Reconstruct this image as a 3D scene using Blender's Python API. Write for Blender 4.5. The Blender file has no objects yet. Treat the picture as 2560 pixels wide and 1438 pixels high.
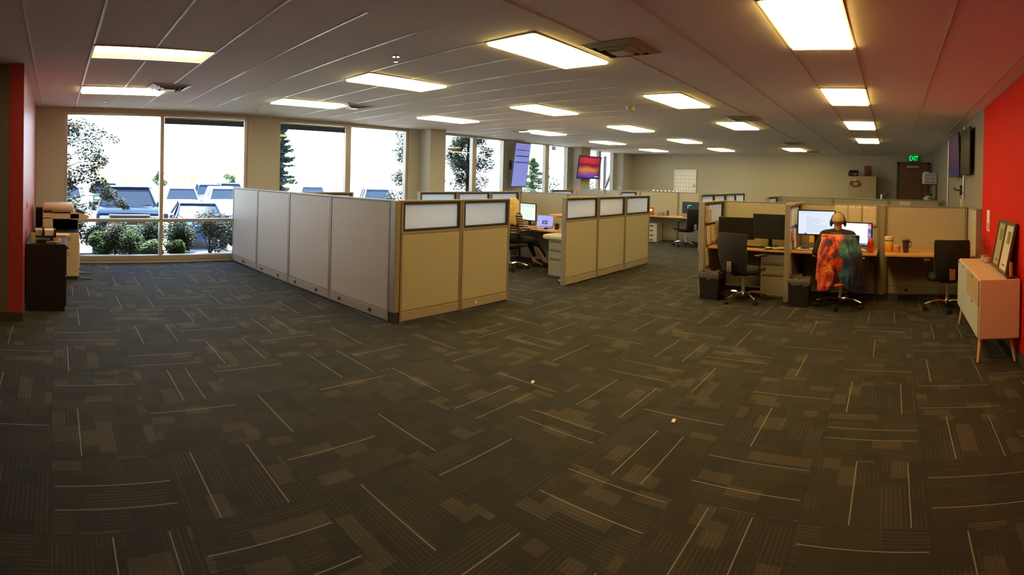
import bpy, bmesh, math, random
from mathutils import Vector, Matrix, noise
PI = math.pi
R = random.Random(7)
scn = bpy.context.scene
COL = scn.collection

# ------------------------------------------------------------------ helpers
def link(o, parent=None):
    COL.objects.link(o)
    if parent is not None:
        o.parent = parent
    return o

def tag(o, label=None, cat=None, group=None, kind=None):
    if label: o['label'] = label
    if cat: o['category'] = cat
    if group: o['group'] = group
    if kind: o['kind'] = kind
    return o

def empty(name, loc=(0, 0, 0), rz=0.0, label=None, cat=None, group=None, kind=None):
    o = bpy.data.objects.new(name, None)
    o.empty_display_size = 0.1
    o.location = loc
    o.rotation_euler = (0, 0, rz)
    link(o)
    return tag(o, label, cat, group, kind)

class MB:
    """collects shapes in one bmesh and links them as one object"""
    def __init__(s):
        s.bm = bmesh.new()
    def _x(s, vs, M):
        if M is not None:
            bmesh.ops.transform(s.bm, matrix=M, verts=vs)
    def box(s, x0, x1, y0, y1, z0, z1, M=None, bev=0.0):
        r = bmesh.ops.create_cube(s.bm, size=1.0)
        vs = r['verts']
        bmesh.ops.scale(s.bm, vec=(abs(x1-x0), abs(y1-y0), abs(z1-z0)), verts=vs)
        bmesh.ops.translate(s.bm, vec=((x0+x1)/2, (y0+y1)/2, (z0+z1)/2), verts=vs)
        if bev > 0:
            es = list({e for v in vs for e in v.link_edges})
            rr = bmesh.ops.bevel(s.bm, geom=es, offset=bev, segments=2, affect='EDGES', profile=0.5)
            vs = list({v for f in rr['faces'] for v in f.verts} | {v for v in vs if v.is_valid})
        s._x(vs, M)
        return s
    def cyl(s, c, r, h, seg=20, r2=None, axis='Z', M=None):
        r2 = r if r2 is None else r2
        g = bmesh.ops.create_cone(s.bm, cap_ends=True, cap_tris=False, segments=seg, radius1=r, radius2=r2, depth=h)
        vs = g['verts']
        T = Matrix.Translation(Vector(c))
        if axis == 'X': T = T @ Matrix.Rotation(PI/2, 4, 'Y')
        if axis == 'Y': T = T @ Matrix.Rotation(-PI/2, 4, 'X')
        bmesh.ops.transform(s.bm, matrix=T, verts=vs)
        s._x(vs, M)
        return s
    def sph(s, c, r, sc=(1, 1, 1), seg=16, M=None):
        g = bmesh.ops.create_uvsphere(s.bm, u_segments=seg, v_segments=max(6, seg//2), radius=r)
        vs = g['verts']
        bmesh.ops.scale(s.bm, vec=sc, verts=vs)
        bmesh.ops.translate(s.bm, vec=c, verts=vs)
        s._x(vs, M)
        return s
    def lathe(s, prof, c=(0, 0, 0), seg=24, M=None):
        rings = []
        vs = []
        for r, z in prof:
            ring = [s.bm.verts.new((c[0]+max(r, 1e-4)*math.cos(2*PI*k/seg), c[1]+max(r, 1e-4)*math.sin(2*PI*k/seg), c[2]+z)) for k in range(seg)]
            rings.append(ring); vs += ring
        for a, b in zip(rings[:-1], rings[1:]):
            for k in range(seg):
                s.bm.faces.new((a[k], a[(k+1) % seg], b[(k+1) % seg], b[k]))
        s.bm.faces.new(rings[0][::-1]); s.bm.faces.new(rings[-1])
        s._x(vs, M)
        return s
    def tube(s, pts, r, seg=8, M=None, r2=None):
        pts = [Vector(p) for p in pts]
        n = len(pts); rings = []; vs = []
        up = Vector((0, 0, 1))
        for i, p in enumerate(pts):
            d = (pts[min(i+1, n-1)]-pts[max(i-1, 0)]).normalized()
            a = d.cross(up)
            if a.length < 1e-3: a = d.cross(Vector((1, 0, 0)))
            a.normalize(); b = d.cross(a).normalized()
            rr = r if r2 is None else r+(r2-r)*i/max(1, n-1)
            if isinstance(r, (list, tuple)): rr = r[i]
            ring = [s.bm.verts.new(p+a*rr*math.cos(2*PI*k/seg)+b*rr*math.sin(2*PI*k/seg)) for k in range(seg)]
            rings.append(ring); vs += ring
        for a, b in zip(rings[:-1], rings[1:]):
            for k in range(seg):
                s.bm.faces.new((a[k], b[k], b[(k+1) % seg], a[(k+1) % seg]))
        s.bm.faces.new(rings[0]); s.bm.faces.new(rings[-1][::-1])
        s._x(vs, M)
        return s
    def prism(s, poly, d0, d1, plane='XZ', M=None):
        """polygon in a plane, extruded along the third axis"""
        def P(a, b, d):
            return {'XZ': (a, d, b), 'YZ': (d, a, b), 'XY': (a, b, d)}[plane]
        A = [s.bm.verts.new(P(a, b, d0)) for a, b in poly]
        B = [s.bm.verts.new(P(a, b, d1)) for a, b in poly]
        n = len(poly)
        s.bm.faces.new(A[::-1]); s.bm.faces.new(B)
        for k in range(n):
            s.bm.faces.new((A[k], A[(k+1) % n], B[(k+1) % n], B[k]))
        s._x(A+B, M)
        return s
    def quad(s, pts, M=None):
        vs = [s.bm.verts.new(p) for p in pts]
        s.bm.faces.new(vs); s._x(vs, M)
        return s
    def grid(s, fn, nu, nv):
        V = [[s.bm.verts.new(fn(i/nu, j/nv)) for j in range(nv+1)] for i in range(nu+1)]
        for i in range(nu):
            for j in range(nv):
                s.bm.faces.new((V[i][j], V[i+1][j], V[i+1][j+1], V[i][j+1]))
        return s
    def build(s, name, mat, parent=None, smooth=False, bevel=0.0, label=None, solid=0.0, sub=0, loc=None):
        bm = s.bm
        bmesh.ops.recalc_face_normals(bm, faces=bm.faces[:])
        me = bpy.data.meshes.new(name)
        bm.to_mesh(me); bm.free()
        if smooth:
            me.polygons.foreach_set('use_smooth', [True]*len(me.polygons))
            try: me.set_sharp_from_angle(angle=math.radians(40))
            except Exception: pass
        me.materials.append(mat)
        o = bpy.data.objects.new(name, me)
        if loc: o.location = loc
        link(o, parent)
        if solid:
            m = o.modifiers.new('s', 'SOLIDIFY'); m.thickness = solid; m.offset = 0
        if bevel:
            m = o.modifiers.new('b', 'BEVEL'); m.width = bevel; m.segments = 2; m.limit_method = 'ANGLE'
        if sub:
            m = o.modifiers.new('u', 'SUBSURF'); m.levels = sub; m.render_levels = sub
        if label: o['label'] = label
        return o

def copy_tree(o, parent=None):
    c = o.copy(); COL.objects.link(c); c.parent = parent
    for ch in [q for q in bpy.data.objects if q.parent == o]:
        copy_tree(ch, c)
    return c

def place(o, loc, rz=0.0, label=None, group=None, cat=None):
    o.location = loc; o.rotation_euler = (0, 0, rz)
    return tag(o, label, cat, group)

# ------------------------------------------------------------------ materials
def nt(name):
    m = bpy.data.materials.new(name); m.use_nodes = True
    t = m.node_tree
    return m, t, t.nodes['Principled BSDF'], t.nodes['Material Output']

def mat(name, col, rough=0.6, metal=0.0, var=0.06, scale=8.0, bump=0.0, emit=None, es=1.0, coat=0.0, spec=None, trans=0.0, alpha=1.0, bscale=None, sheen=0.0):
    m, t, b, out = nt(name)
    N, L = t.nodes.new, t.links.new
    b.inputs['Roughness'].default_value = rough
    b.inputs['Metallic'].default_value = metal
    if coat: b.inputs['Coat Weight'].default_value = coat; b.inputs['Coat Roughness'].default_value = 0.32
    if spec is not None: b.inputs['Specular IOR Level'].default_value = spec
    if trans: b.inputs['Transmission Weight'].default_value = trans
    if sheen: b.inputs['Sheen Weight'].default_value = sheen
    b.inputs['Alpha'].default_value = alpha
    tc = N('ShaderNodeTexCoord')
    no = N('ShaderNodeTexNoise'); no.inputs['Scale'].default_value = scale; no.inputs['Detail'].default_value = 4
    L(tc.outputs['Object'], no.inputs['Vector'])
    mx = N('ShaderNodeMix'); mx.data_type = 'RGBA'
    mx.inputs[6].default_value = tuple(c*(1-var) for c in col)+(1,)
    mx.inputs[7].default_value = tuple(min(1, c*(1+var)) for c in col)+(1,)
    L(no.outputs['Fac'], mx.inputs[0]); L(mx.outputs[2], b.inputs['Base Color'])
    if bump:
        n2 = N('ShaderNodeTexNoise'); n2.inputs['Scale'].default_value = bscale or scale*12
        L(tc.outputs['Object'], n2.inputs['Vector'])
        bp = N('ShaderNodeBump'); bp.inputs['Strength'].default_value = bump; bp.inputs['Distance'].default_value = 0.01
        L(n2.outputs['Fac'], bp.inputs['Height']); L(bp.outputs['Normal'], b.inputs['Normal'])
    if emit:
        b.inputs['Emission Color'].default_value = tuple(emit)+(1,)
        b.inputs['Emission Strength'].default_value = es
    return m

class G:
    """tiny node-graph writer"""
    def __init__(s, t): s.t = t
    def n(s, typ, **k):
        nd = s.t.nodes.new(typ)
        for a, v in k.items(): setattr(nd, a, v)
        return nd
    def put(s, sock, v):
        if isinstance(v, bpy.types.NodeSocket): s.t.links.new(v, sock)
        elif isinstance(v, (tuple, list)) and len(v) == 3 and sock.type == 'RGBA': sock.default_value = tuple(v)+(1,)
        else: sock.default_value = v
    def m(s, op, a, b=0.0, c=0.0, clamp=False):
        nd = s.n('ShaderNodeMath', operation=op, use_clamp=clamp)
        s.put(nd.inputs[0], a); s.put(nd.inputs[1], b); s.put(nd.inputs[2], c)
        return nd.outputs[0]
    def mix(s, f, a, b):
        nd = s.n('ShaderNodeMix', data_type='RGBA')
        s.put(nd.inputs[0], f); s.put(nd.inputs[6], a); s.put(nd.inputs[7], b)
        return nd.outputs[2]
    def sep(s, v):
        nd = s.n('ShaderNodeSeparateXYZ'); s.put(nd.inputs[0], v)
        return nd.outputs
    def xyz(s, x, y, z=0.0):
        nd = s.n('ShaderNodeCombineXYZ'); s.put(nd.inputs[0], x); s.put(nd.inputs[1], y); s.put(nd.inputs[2], z)
        return nd.outputs[0]
    def wn(s, v):
        nd = s.n('ShaderNodeTexWhiteNoise', noise_dimensions='3D'); s.put(nd.inputs['Vector'], v)
        return nd.outputs
    def noise(s, v, scale, detail=3, rough=.5, dist=0.0):
        nd = s.n('ShaderNodeTexNoise'); s.put(nd.inputs['Vector'], v)
        nd.inputs['Scale'].default_value = scale; nd.inputs['Detail'].default_value = detail
        nd.inputs['Roughness'].default_value = rough; nd.inputs['Distortion'].default_value = dist
        return nd.outputs['Fac']
    def ramp(s, f, stops, mode='LINEAR'):
        nd = s.n('ShaderNodeValToRGB'); nd.color_ramp.interpolation = mode
        e = nd.color_ramp.elements
        while len(e) < len(stops): e.new(0.5)
        for k, (p, c) in enumerate(stops):
            e[k].position = p; e[k].color = tuple(c)+(1,)
        s.put(nd.inputs[0], f)
        return nd.outputs[0]

def carpet_material():
    m, t, b, out = nt('carpet_tiles')
    g = G(t)
    S = 0.66
    geo = g.n('ShaderNodeNewGeometry').outputs['Position']
    p = g.sep(geo)
    # fibres wobble the pattern a little
    x = g.m('DIVIDE', g.m('ADD', p[0], 20.232), S)
    y = g.m('DIVIDE', g.m('ADD', p[1], 20.470), S)
    ix, iy = g.m('FLOOR', x), g.m('FLOOR', y)
    fx, fy = g.m('SUBTRACT', x, ix), g.m('SUBTRACT', y, iy)
    par = g.m('MODULO', g.m('ADD', ix, iy), 2.0)
    # u runs along the stripes, v across them
    def sw(a, c): return g.m('ADD', g.m('MULTIPLY', a, g.m('SUBTRACT', 1.0, par)), g.m('MULTIPLY', c, par))
    u, v = sw(fx, fy), sw(fy, fx)
    gu = g.m('ADD', sw(x, y), 0.0)
    rnd = g.wn(g.xyz(ix, iy, 3.1))
    rc = g.sep(rnd['Color'])
    # broken blocks of shade: bands across v, cut at random along u
    def blocks(nv, nu, seed):
        bv = g.m('FLOOR', g.m('ADD', g.m('MULTIPLY', v, nv), g.m('MULTIPLY', rc[0], 1.0)))
        off = g.wn(g.xyz(g.m('ADD', ix, g.m('MULTIPLY', bv, 0.37)), iy, seed))['Value']
        bu = g.m('FLOOR', g.m('ADD', g.m('MULTIPLY', u, nu), off))
        return g.wn(g.xyz(g.m('ADD', g.m('MULTIPLY', bu, 1.7), ix), g.m('ADD', g.m('MULTIPLY', bv, 2.3), iy), seed+5))['Value']
    b1 = blocks(3.2, 1.8, 1.0)
    b2 = blocks(6.5, 3.4, 9.0)
    b3 = blocks(4.3, 4.6, 17.0)
    # ribs: fine stripes
    rib = g.m('SINE', g.m('MULTIPLY', v, 2*PI*26))
    rib = g.m('MULTIPLY', g.m('ADD', rib, 1.0), 0.5)
    rib = g.m('POWER', rib, 2.0)
    ribrow = g.wn(g.xyz(g.m('FLOOR', g.m('MULTIPLY', v, 26)), ix, iy))['Value']
    ribamp = g.m('MULTIPLY', g.m('GREATER_THAN', b3, 0.45), g.m('ADD', 0.35, g.m('MULTIPLY', ribrow, .65)))
    ribs = g.m('MULTIPLY', rib, ribamp)
    lum = g.m('MULTIPLY', g.m('POWER', b1, 2.0), 0.16)
    lum = g.m('ADD', lum, g.m('MULTIPLY', g.m('GREATER_THAN', b2, 0.88), 0.34))
    lum = g.m('ADD', lum, g.m('MULTIPLY', ribs, 0.34))
    lum = g.m('ADD', lum, g.m('MULTIPLY', g.noise(geo, 140.0, 2), 0.30))
    # one or two thin pale lines the length of each tile
    def line(pos, w):
        d = g.m('ABSOLUTE', g.m('SUBTRACT', v, pos))
        return g.m('LESS_THAN', d, w)
    l1 = line(g.m('ADD', 0.18, g.m('MULTIPLY', rc[1], 0.30)), 0.0055)
    l2 = g.m('MULTIPLY', line(g.m('ADD', 0.62, g.m('MULTIPLY', rc[2], 0.30)), 0.005), g.m('GREATER_THAN', rc[0], 0.42))
    ln = g.m('MAXIMUM', l1, l2)
    ln = g.m('MULTIPLY', ln, g.m('MULTIPLY', g.m('GREATER_THAN', u, 0.03), g.m('LESS_THAN', u, 0.97)))
    # tile seams
    ed = g.m('MINIMUM', g.m('MINIMUM', fx, g.m('SUBTRACT', 1.0, fx)), g.m('MINIMUM', fy, g.m('SUBTRACT', 1.0, fy)))
    seam = g.m('LESS_THAN', ed, 0.004)
    hue = g.wn(g.xyz(ix, iy, 40.0))['Value']
    base = g.mix(hue, (0.0128, 0.0152, 0.0145), (0.0168, 0.018, 0.0158))
    light = g.mix(b2, (0.090, 0.091, 0.078), (0.102, 0.091, 0.074))
    col = g.mix(lum, base, light)
    col = g.mix(g.m('MULTIPLY', ln, 0.9), col, (0.27, 0.26, 0.23))
    col = g.mix(g.m('MULTIPLY', seam, 0.5), col, (0.012, 0.012, 0.012))
    g.put(b.inputs['Base Color'], col)
    b.inputs['Roughness'].default_value = 0.85
    b.inputs['Specular IOR Level'].default_value = 0.22
    b.inputs['Sheen Weight'].default_value = 0.04
    bn = g.n('ShaderNodeBump'); bn.inputs['Strength'].default_value = 0.35; bn.inputs['Distance'].default_value = 0.004
    g.put(bn.inputs['Height'], g.m('ADD', g.noise(geo, 350.0, 2), g.m('MULTIPLY', ribs, 0.6)))
    g.t.links.new(bn.outputs[0], b.inputs['Normal'])
    return m

def glass_material(name, tint=(0.93, 0.97, 0.97), refl=0.10):
    m = bpy.data.materials.new(name); m.use_nodes = True
    t = m.node_tree; t.nodes.clear(); g = G(t)
    o = g.n('ShaderNodeOutputMaterial')
    tr = g.n('ShaderNodeBsdfTransparent'); tr.inputs[0].default_value = tint+(1,)
    gl = g.n('ShaderNodeBsdfGlossy'); gl.inputs['Roughness'].default_value = 0.02
    gm = g.n("ShaderNodeNewGeometry"); vd = g.n("ShaderNodeVectorMath", operation="DOT_PRODUCT"); t.links.new(gm.outputs["Normal"], vd.inputs[0]); t.links.new(gm.outputs["Incoming"], vd.inputs[1]); f = g.m("ADD", 0.035, g.m("MULTIPLY", 0.9, g.m("POWER", g.m("SUBTRACT", 1.0, g.m("ABSOLUTE", vd.outputs["Value"])), 5.0)))
    mx = g.n('ShaderNodeMixShader'); g.put(mx.inputs[0], f)
    t.links.new(tr.outputs[0], mx.inputs[1]); t.links.new(gl.outputs[0], mx.inputs[2])
    t.links.new(mx.outputs[0], o.inputs[0])
    return m

M = {}
M['carpet'] = carpet_material()
M['ceiling'] = mat('ceiling_tile', (0.88, 0.86, 0.79), 0.9, var=0.03, scale=60, bump=0.15, bscale=220)
M['tbar'] = mat('ceiling_tbar', (0.80, 0.78, 0.73), 0.33, var=0.02)
M['tbar_shaded'] = mat('ceiling_tbar_shaded', (0.55, 0.53, 0.48), 0.8, var=0.02)  # darker copy of the T-bar paint, for bars without window glare
M['wall'] = mat('painted_wall', (0.50, 0.475, 0.385), 0.7, var=0.03, scale=1.5, bump=0.05, bscale=150)
M['concrete'] = mat('concrete_wall', (0.31, 0.28, 0.21), 0.8, var=0.16, scale=2.2, bump=0.2, bscale=30)
M['red'] = mat('red_paint', (0.72, 0.013, 0.003), 0.65, spec=0.15, var=0.03, scale=1.5, bump=0.04, bscale=150)
M['red_left'] = mat('red_satin_paint', (0.44, 0.052, 0.058), 0.42, coat=0.6, var=0.03, scale=1.5, bump=0.03, bscale=120)
M['grey_wall'] = mat('grey_paint', (0.16, 0.15, 0.13), 0.6, var=0.03)
M['window_frame'] = mat('window_frame_paint', (0.50, 0.45, 0.36), 0.35, metal=0.3, var=0.03)
M['glass'] = glass_material('window_glass')
M['blind'] = mat('roller_blind', (0.06, 0.10, 0.12), 0.7)
M['baseboard'] = mat('rubber_base', (0.07, 0.065, 0.06), 0.5)
M['fabric'] = mat('panel_fabric', (0.52, 0.50, 0.40), 0.85, var=0.05, scale=90, bump=0.35, bscale=420, sheen=0.1)
M['fabric_grey'] = mat('panel_fabric_smooth', (0.60, 0.56, 0.50), 0.42, var=0.03, scale=60, bump=0.12, bscale=420)
M['pframe'] = mat('panel_frame_paint', (0.36, 0.33, 0.27), 0.4, metal=0.25, var=0.03)
M['pbase'] = mat('panel_base_paint', (0.42, 0.385, 0.31), 0.45, var=0.03)
M['dark_trim'] = mat('dark_trim', (0.045, 0.042, 0.035), 0.45)
M['black_plastic'] = mat('black_plastic', (0.014, 0.014, 0.015), 0.45, var=0.1)
M['black_fabric'] = mat('black_fabric', (0.012, 0.012, 0.013), 0.9, var=0.2, scale=60, bump=0.3, sheen=0.15)
M['chrome'] = mat('chrome', (0.80, 0.79, 0.76), 0.12, metal=1.0, var=0.02)
M['steel'] = mat('brushed_steel', (0.62, 0.61, 0.58), 0.35, metal=1.0, var=0.06)
M['white_plastic'] = mat('white_plastic', (0.75, 0.74, 0.70), 0.4, var=0.02)
M['paper'] = mat('paper', (0.78, 0.75, 0.66), 0.8, var=0.03, scale=30)

def frosted():
    m = bpy.data.materials.new('frosted_glass'); m.use_nodes = True
    t = m.node_tree; b = t.nodes['Principled BSDF']; g = G(t)
    tc = g.n('ShaderNodeTexCoord').outputs['Object']
    n1 = g.noise(tc, 55.0, 3)
    g.put(b.inputs['Base Color'], g.mix(n1, (0.66, 0.72, 0.80), (0.78, 0.84, 0.92)))
    b.inputs['Roughness'].default_value = 0.33
    b.inputs['Transmission Weight'].default_value = 0.0
    bn = g.n('ShaderNodeBump'); bn.inputs['Strength'].default_value = 0.25; bn.inputs['Distance'].default_value = 0.004
    g.put(bn.inputs['Height'], n1); t.links.new(bn.outputs[0], b.inputs['Normal'])
    tl = g.n('ShaderNodeBsdfTranslucent'); tl.inputs[0].default_value = (0.85, 0.88, 0.92, 1)
    mx = g.n('ShaderNodeMixShader'); mx.inputs[0].default_value = 0.78
    t.links.new(b.outputs[0], mx.inputs[1]); t.links.new(tl.outputs[0], mx.inputs[2])
    t.links.new(mx.outputs[0], t.nodes['Material Output'].inputs[0])
    return m
M['frosted'] = frosted()

# ------------------------------------------------------------------ camera (phone panorama: cylindrical projection)
F = 1331.5; Y0 = 456.0; YB = 2231.5; PITCH = 0.008; ROLL = -0.024; EYE = 1.682
cd = bpy.data.cameras.new('camera'); cam = bpy.data.objects.new('camera', cd); link(cam)
cd.type = 'PANO'
cd.panorama_type = 'CENTRAL_CYLINDRICAL'
cd.central_cylindrical_range_u_min = -1280/F
cd.central_cylindrical_range_u_max = 1280/F
cd.central_cylindrical_range_v_min = -(1438-Y0)/F
cd.central_cylindrical_range_v_max = Y0/F
cd.central_cylindrical_radius = 1.0
TH = (1280-YB)/F
cam.matrix_world = Matrix.Translation((0, 0, EYE)) @ Matrix.Rotation(-TH, 4, 'Z') @ Matrix.Rotation(-PITCH, 4, 'X') @ Matrix.Rotation(ROLL, 4, 'Y') @ Matrix.Rotation(PI/2, 4, 'X')
cd.clip_start = 0.05; cd.clip_end = 500
scn.camera = cam

# ------------------------------------------------------------------ room
WX = -9.6; DY = 17.5; RX = 1.28; YL = -0.36; XR = -5.85; YN = -3.4
def zc(x, y): return 2.888+0.0081*x-0.008*y

def struct(name, mb, m, parent=None, **k):
    o = mb.build(name, m, parent, **k)
    if parent is None: o['kind'] = 'structure'
    return o

struct('floor', MB().box(WX-0.2, RX+0.12, YN, DY+0.12, -0.12, 0.0), M['carpet'])

LX0, LY0, SX, SY, LWX, LWY = -0.6139, 0.9305, 2.2951, 2.922, 0.5487, 1.1845
LIGHTS = [(0,1),(0,2),(0,3),(0,4),(1,1),(1,2),(1,3),(1,5),(2,2),(2,3),(2,4),(2,5),(2,0),(3,0),(2,1),(3,1),(3,2),(3,3),(3,4),(3,5)]
LC = [(LX0-i*SX, LY0+j*SY, i, j) for i, j in LIGHTS]
xe = sorted({WX-0.1, RX+0.1} | {round(LX0-i*SX+s*LWX/2, 4) for i in range(4) for s in (-1, 1)})
ye = sorted({YN, DY+0.1} | {round(LY0+j*SY+s*LWY/2, 4) for j in range(6) for s in (-1, 1)})
mb = MB()
for a, b in zip(xe[:-1], xe[1:]):
    for c, d in zip(ye[:-1], ye[1:]):
        mx_, my_ = (a+b)/2, (c+d)/2
        if any(abs(mx_-lx) < 0.01 and abs(my_-ly) < 0.01 for lx, ly, _, _ in LC): continue
        lo = [(a, c), (b, c), (b, d), (a, d)]
        vs = [mb.bm.verts.new((x, y, zc(x, y))) for x, y in lo]; vt = [mb.bm.verts.new((x, y, zc(x, y)+0.012)) for x, y in lo]
        mb.bm.faces.new(vs); mb.bm.faces.new(vt[::-1])
        for k in range(4): mb.bm.faces.new((vs[k], vs[(k+1) % 4], vt[(k+1) % 4], vt[k]))
struct('ceiling', mb, M['ceiling'])
# building roof; its unseen overhang is added to keep sun off the windows
struct('trim_2', MB().box(WX-2.1, RX+0.3, YN-0.2, DY+0.3, 3.25, 3.45), M['concrete'])

# suspended ceiling grid
mb = MB()
def bar(x0, y0, x1, y1, w):
    if abs(x1-x0) > abs(y1-y0): P = [(x0, y0-w), (x1, y0-w), (x1, y0+w), (x0, y0+w)]
    else: P = [(x0-w, y0), (x0+w, y0), (x0+w, y1), (x0-w, y1)]
    lo = [mb.bm.verts.new((x, y, zc(x, y)-0.004)) for x, y in P]; hi = [mb.bm.verts.new((x, y, zc(x, y)+0.004)) for x, y in P]
    mb.bm.faces.new(lo); mb.bm.faces.new(hi[::-1])
    for k in range(4): mb.bm.faces.new((lo[k], lo[(k+1) % 4], hi[(k+1) % 4], hi[k]))
def cut(lo, hi, spans):
    out = [(lo, hi)]
    for s0, s1 in spans:
        nx = []
        for a, b in out:
            if s1 <= a or s0 >= b: nx.append((a, b)); continue
            if a < s0-0.01: nx.append((a, s0))
            if b > s1+0.01: nx.append((s1, b))
        out = nx
    return out
mbx = mb
y = LY0-LWY/2-7*SY/5
while y < DY:
    sp = [(lx-LWX/2, lx+LWX/2) for lx, ly, _, _ in LC if abs(ly-y) < LWY/2-0.05]
    if y > YN:
        for a, b in cut(WX, -3.2 if y < 8 else -6.5, sp): bar(a, y, b, y, 0.009)
    y += SY/5
struct('trim_1', mb, M['tbar'])
mb = MB()
for x in (-0.34, 0.385, 1.10, -0.888, -1.64, -2.36):
    sp = [(ly-LWY/2, ly+LWY/2) for lx, ly, _, _ in LC if abs(lx-x) < LWX/2-0.05]
    for a, b in cut(YN, DY, sp): bar(x, a, x, b, 0.008)
struct('trim_6', mb, M['tbar_shaded'])

# walls
def ztop(x, y): return zc(x, y)+0.01
def wall_y(name, x0, x1, y, y2, m, z0=0.0):
    mb = MB()
    lo = [(x0, y), (x1, y), (x1, y2), (x0, y2)]
    A = [mb.bm.verts.new((px, py, z0)) for px, py in lo]; B = [mb.bm.verts.new((px, py, ztop(px, py))) for px, py in lo]
    mb.bm.faces.new(A[::-1]); mb.bm.faces.new(B)
    for k in range(4): mb.bm.faces.new((A[k], A[(k+1) % 4], B[(k+1) % 4], B[k]))
    return struct(name, mb, m)
wall_y('wall_back', WX-0.2, RX+0.12, DY, DY+0.12, M['wall'])
wall_y('wall_right', RX, RX+0.12, 7.5, DY+0.12, M['concrete'])
wall_y('wall_right_front', RX, RX+0.12, YN, 7.5, M['red'])
wall_y('wall_left', WX, XR, YL-0.12, YL, M['red_left'])
wall_y('wall_left_end', XR-0.02, XR+0.001, YL-0.16, YL, M['red_left'])
wall_y('wall_left_front', XR-0.10, XR, -0.72, YL-0.16, M['grey_wall'])
wall_y('wall_left_return', XR-0.10, XR, YN, -1.72, M['grey_wall'])
wall_y('wall_rear', -3.0, RX+0.12, YN-0.12, YN, M['red'])  # unseen wall, made red so that its bounce reddens the ceiling
wall_y('wall_rear_left', XR-0.1, -3.0, YN-0.12, YN, M['wall'])
mb = MB().box(RX-0.012, RX-0.0005, YN, 8.3, 0.0, 0.10)
struct('baseboard_right', mb, M['baseboard'])
mb = MB().box(XR-0.09, XR+0.012, -0.72, YL, 0, 0.10).box(WX+0.02, XR+0.012, YL, YL+0.012, 0, 0.10)
struct('baseboard_left', mb, M['baseboard'])
struct('baseboard_back', MB().box(WX+0.3, 0.05, DY-0.012, DY-0.0005, 0, 0.10), M['baseboard'])

# window wall with five two-light windows
WIN = [(0.203, 1.904, 1.971, 3.540), (4.297, 5.806, 5.935, 7.399), (8.30, 9.539, 9.684, 10.712), (11.55, 12.584, 12.762, 13.727), (14.95, 15.60, 15.74, 16.60)]
GZ0, GZ1, TZ = 0.132, 2.685, 0.772
xo0, xo1 = WX-0.20, WX
edges = [YL-0.12]+[v for w in WIN for v in (w[0]-0.06, w[3]+0.06)]+[DY]
def wseg(mb, y0, y1, z0, z1f):
    P = [(xo0, y0), (xo1, y0), (xo1, y1), (xo0, y1)]
    A = [mb.bm.verts.new((px, py, z0)) for px, py in P]; B = [mb.bm.verts.new((px, py, z1f(px, py))) for px, py in P]
    mb.bm.faces.new(A[::-1]); mb.bm.faces.new(B)
    for k in range(4): mb.bm.faces.new((A[k], A[(k+1) % 4], B[(k+1) % 4], B[k]))
mb = MB()
for k in range(0, len(edges), 2): wseg(mb, edges[k], edges[k+1], 0.0, ztop)
for w in WIN:
    wseg(mb, w[0]-0.06, w[3]+0.06, GZ1+0.05, ztop)
    wseg(mb, w[0]-0.06, w[3]+0.06, 0.0, lambda a, b: 0.045)
struct('wall_window', mb, M['wall'])
for i, w in enumerate(WIN):
    f = MB()
    fx0, fx1 = WX-0.13, WX-0.02
    f.box(fx0, fx1, w[0]-0.06, w[0], 0.045, GZ1+0.05); f.box(fx0, fx1, w[3], w[3]+0.06, 0.045, GZ1+0.05)
    f.box(fx0, fx1, w[0], w[3], GZ1, GZ1+0.05); f.box(fx0, fx1+0.03, w[0]-0.06, w[3]+0.06, 0.045, GZ0)
    f.box(fx0, fx1, w[1], w[2], GZ0, GZ1); f.box(fx0, fx1, w[0], w[1], TZ-0.029, TZ+0.029); f.box(fx0, fx1, w[2], w[3], TZ-0.029, TZ+0.029)
    fo = f.build('window_%d' % (i+1), M['window_frame'], bevel=0.004); fo['kind'] = 'structure'
    gl = MB()
    for a, b in ((w[0], w[1]), (w[2], w[3])):
        gl.box(WX-0.085, WX-0.079, a, b, GZ0, TZ-0.029); gl.box(WX-0.085, WX-0.079, a, b, TZ+0.029, GZ1)
    gl.build('glass', M['glass'], fo)
# square columns standing in front of the window wall
def column(name, y0, y1, d):
    mb = MB()
    P = [(WX, y0), (WX+d, y0), (WX+d, y1), (WX, y1)]
    A = [mb.bm.verts.new((px, py, 0)) for px, py in P]; B = [mb.bm.verts.new((px, py, ztop(px, py))) for px, py in P]
    mb.bm.faces.new(A[::-1]); mb.bm.faces.new(B)
    for k in range(4): mb.bm.faces.new((A[k], A[(k+1) % 4], B[(k+1) % 4], B[k]))
    struct(name, mb, M['wall'])
column('trim_3', 7.75, 8.22, 0.42)
column('trim_4', 13.93, 14.45, 0.36)
column('trim_5', 16.75, 17.49, 0.30)

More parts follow.
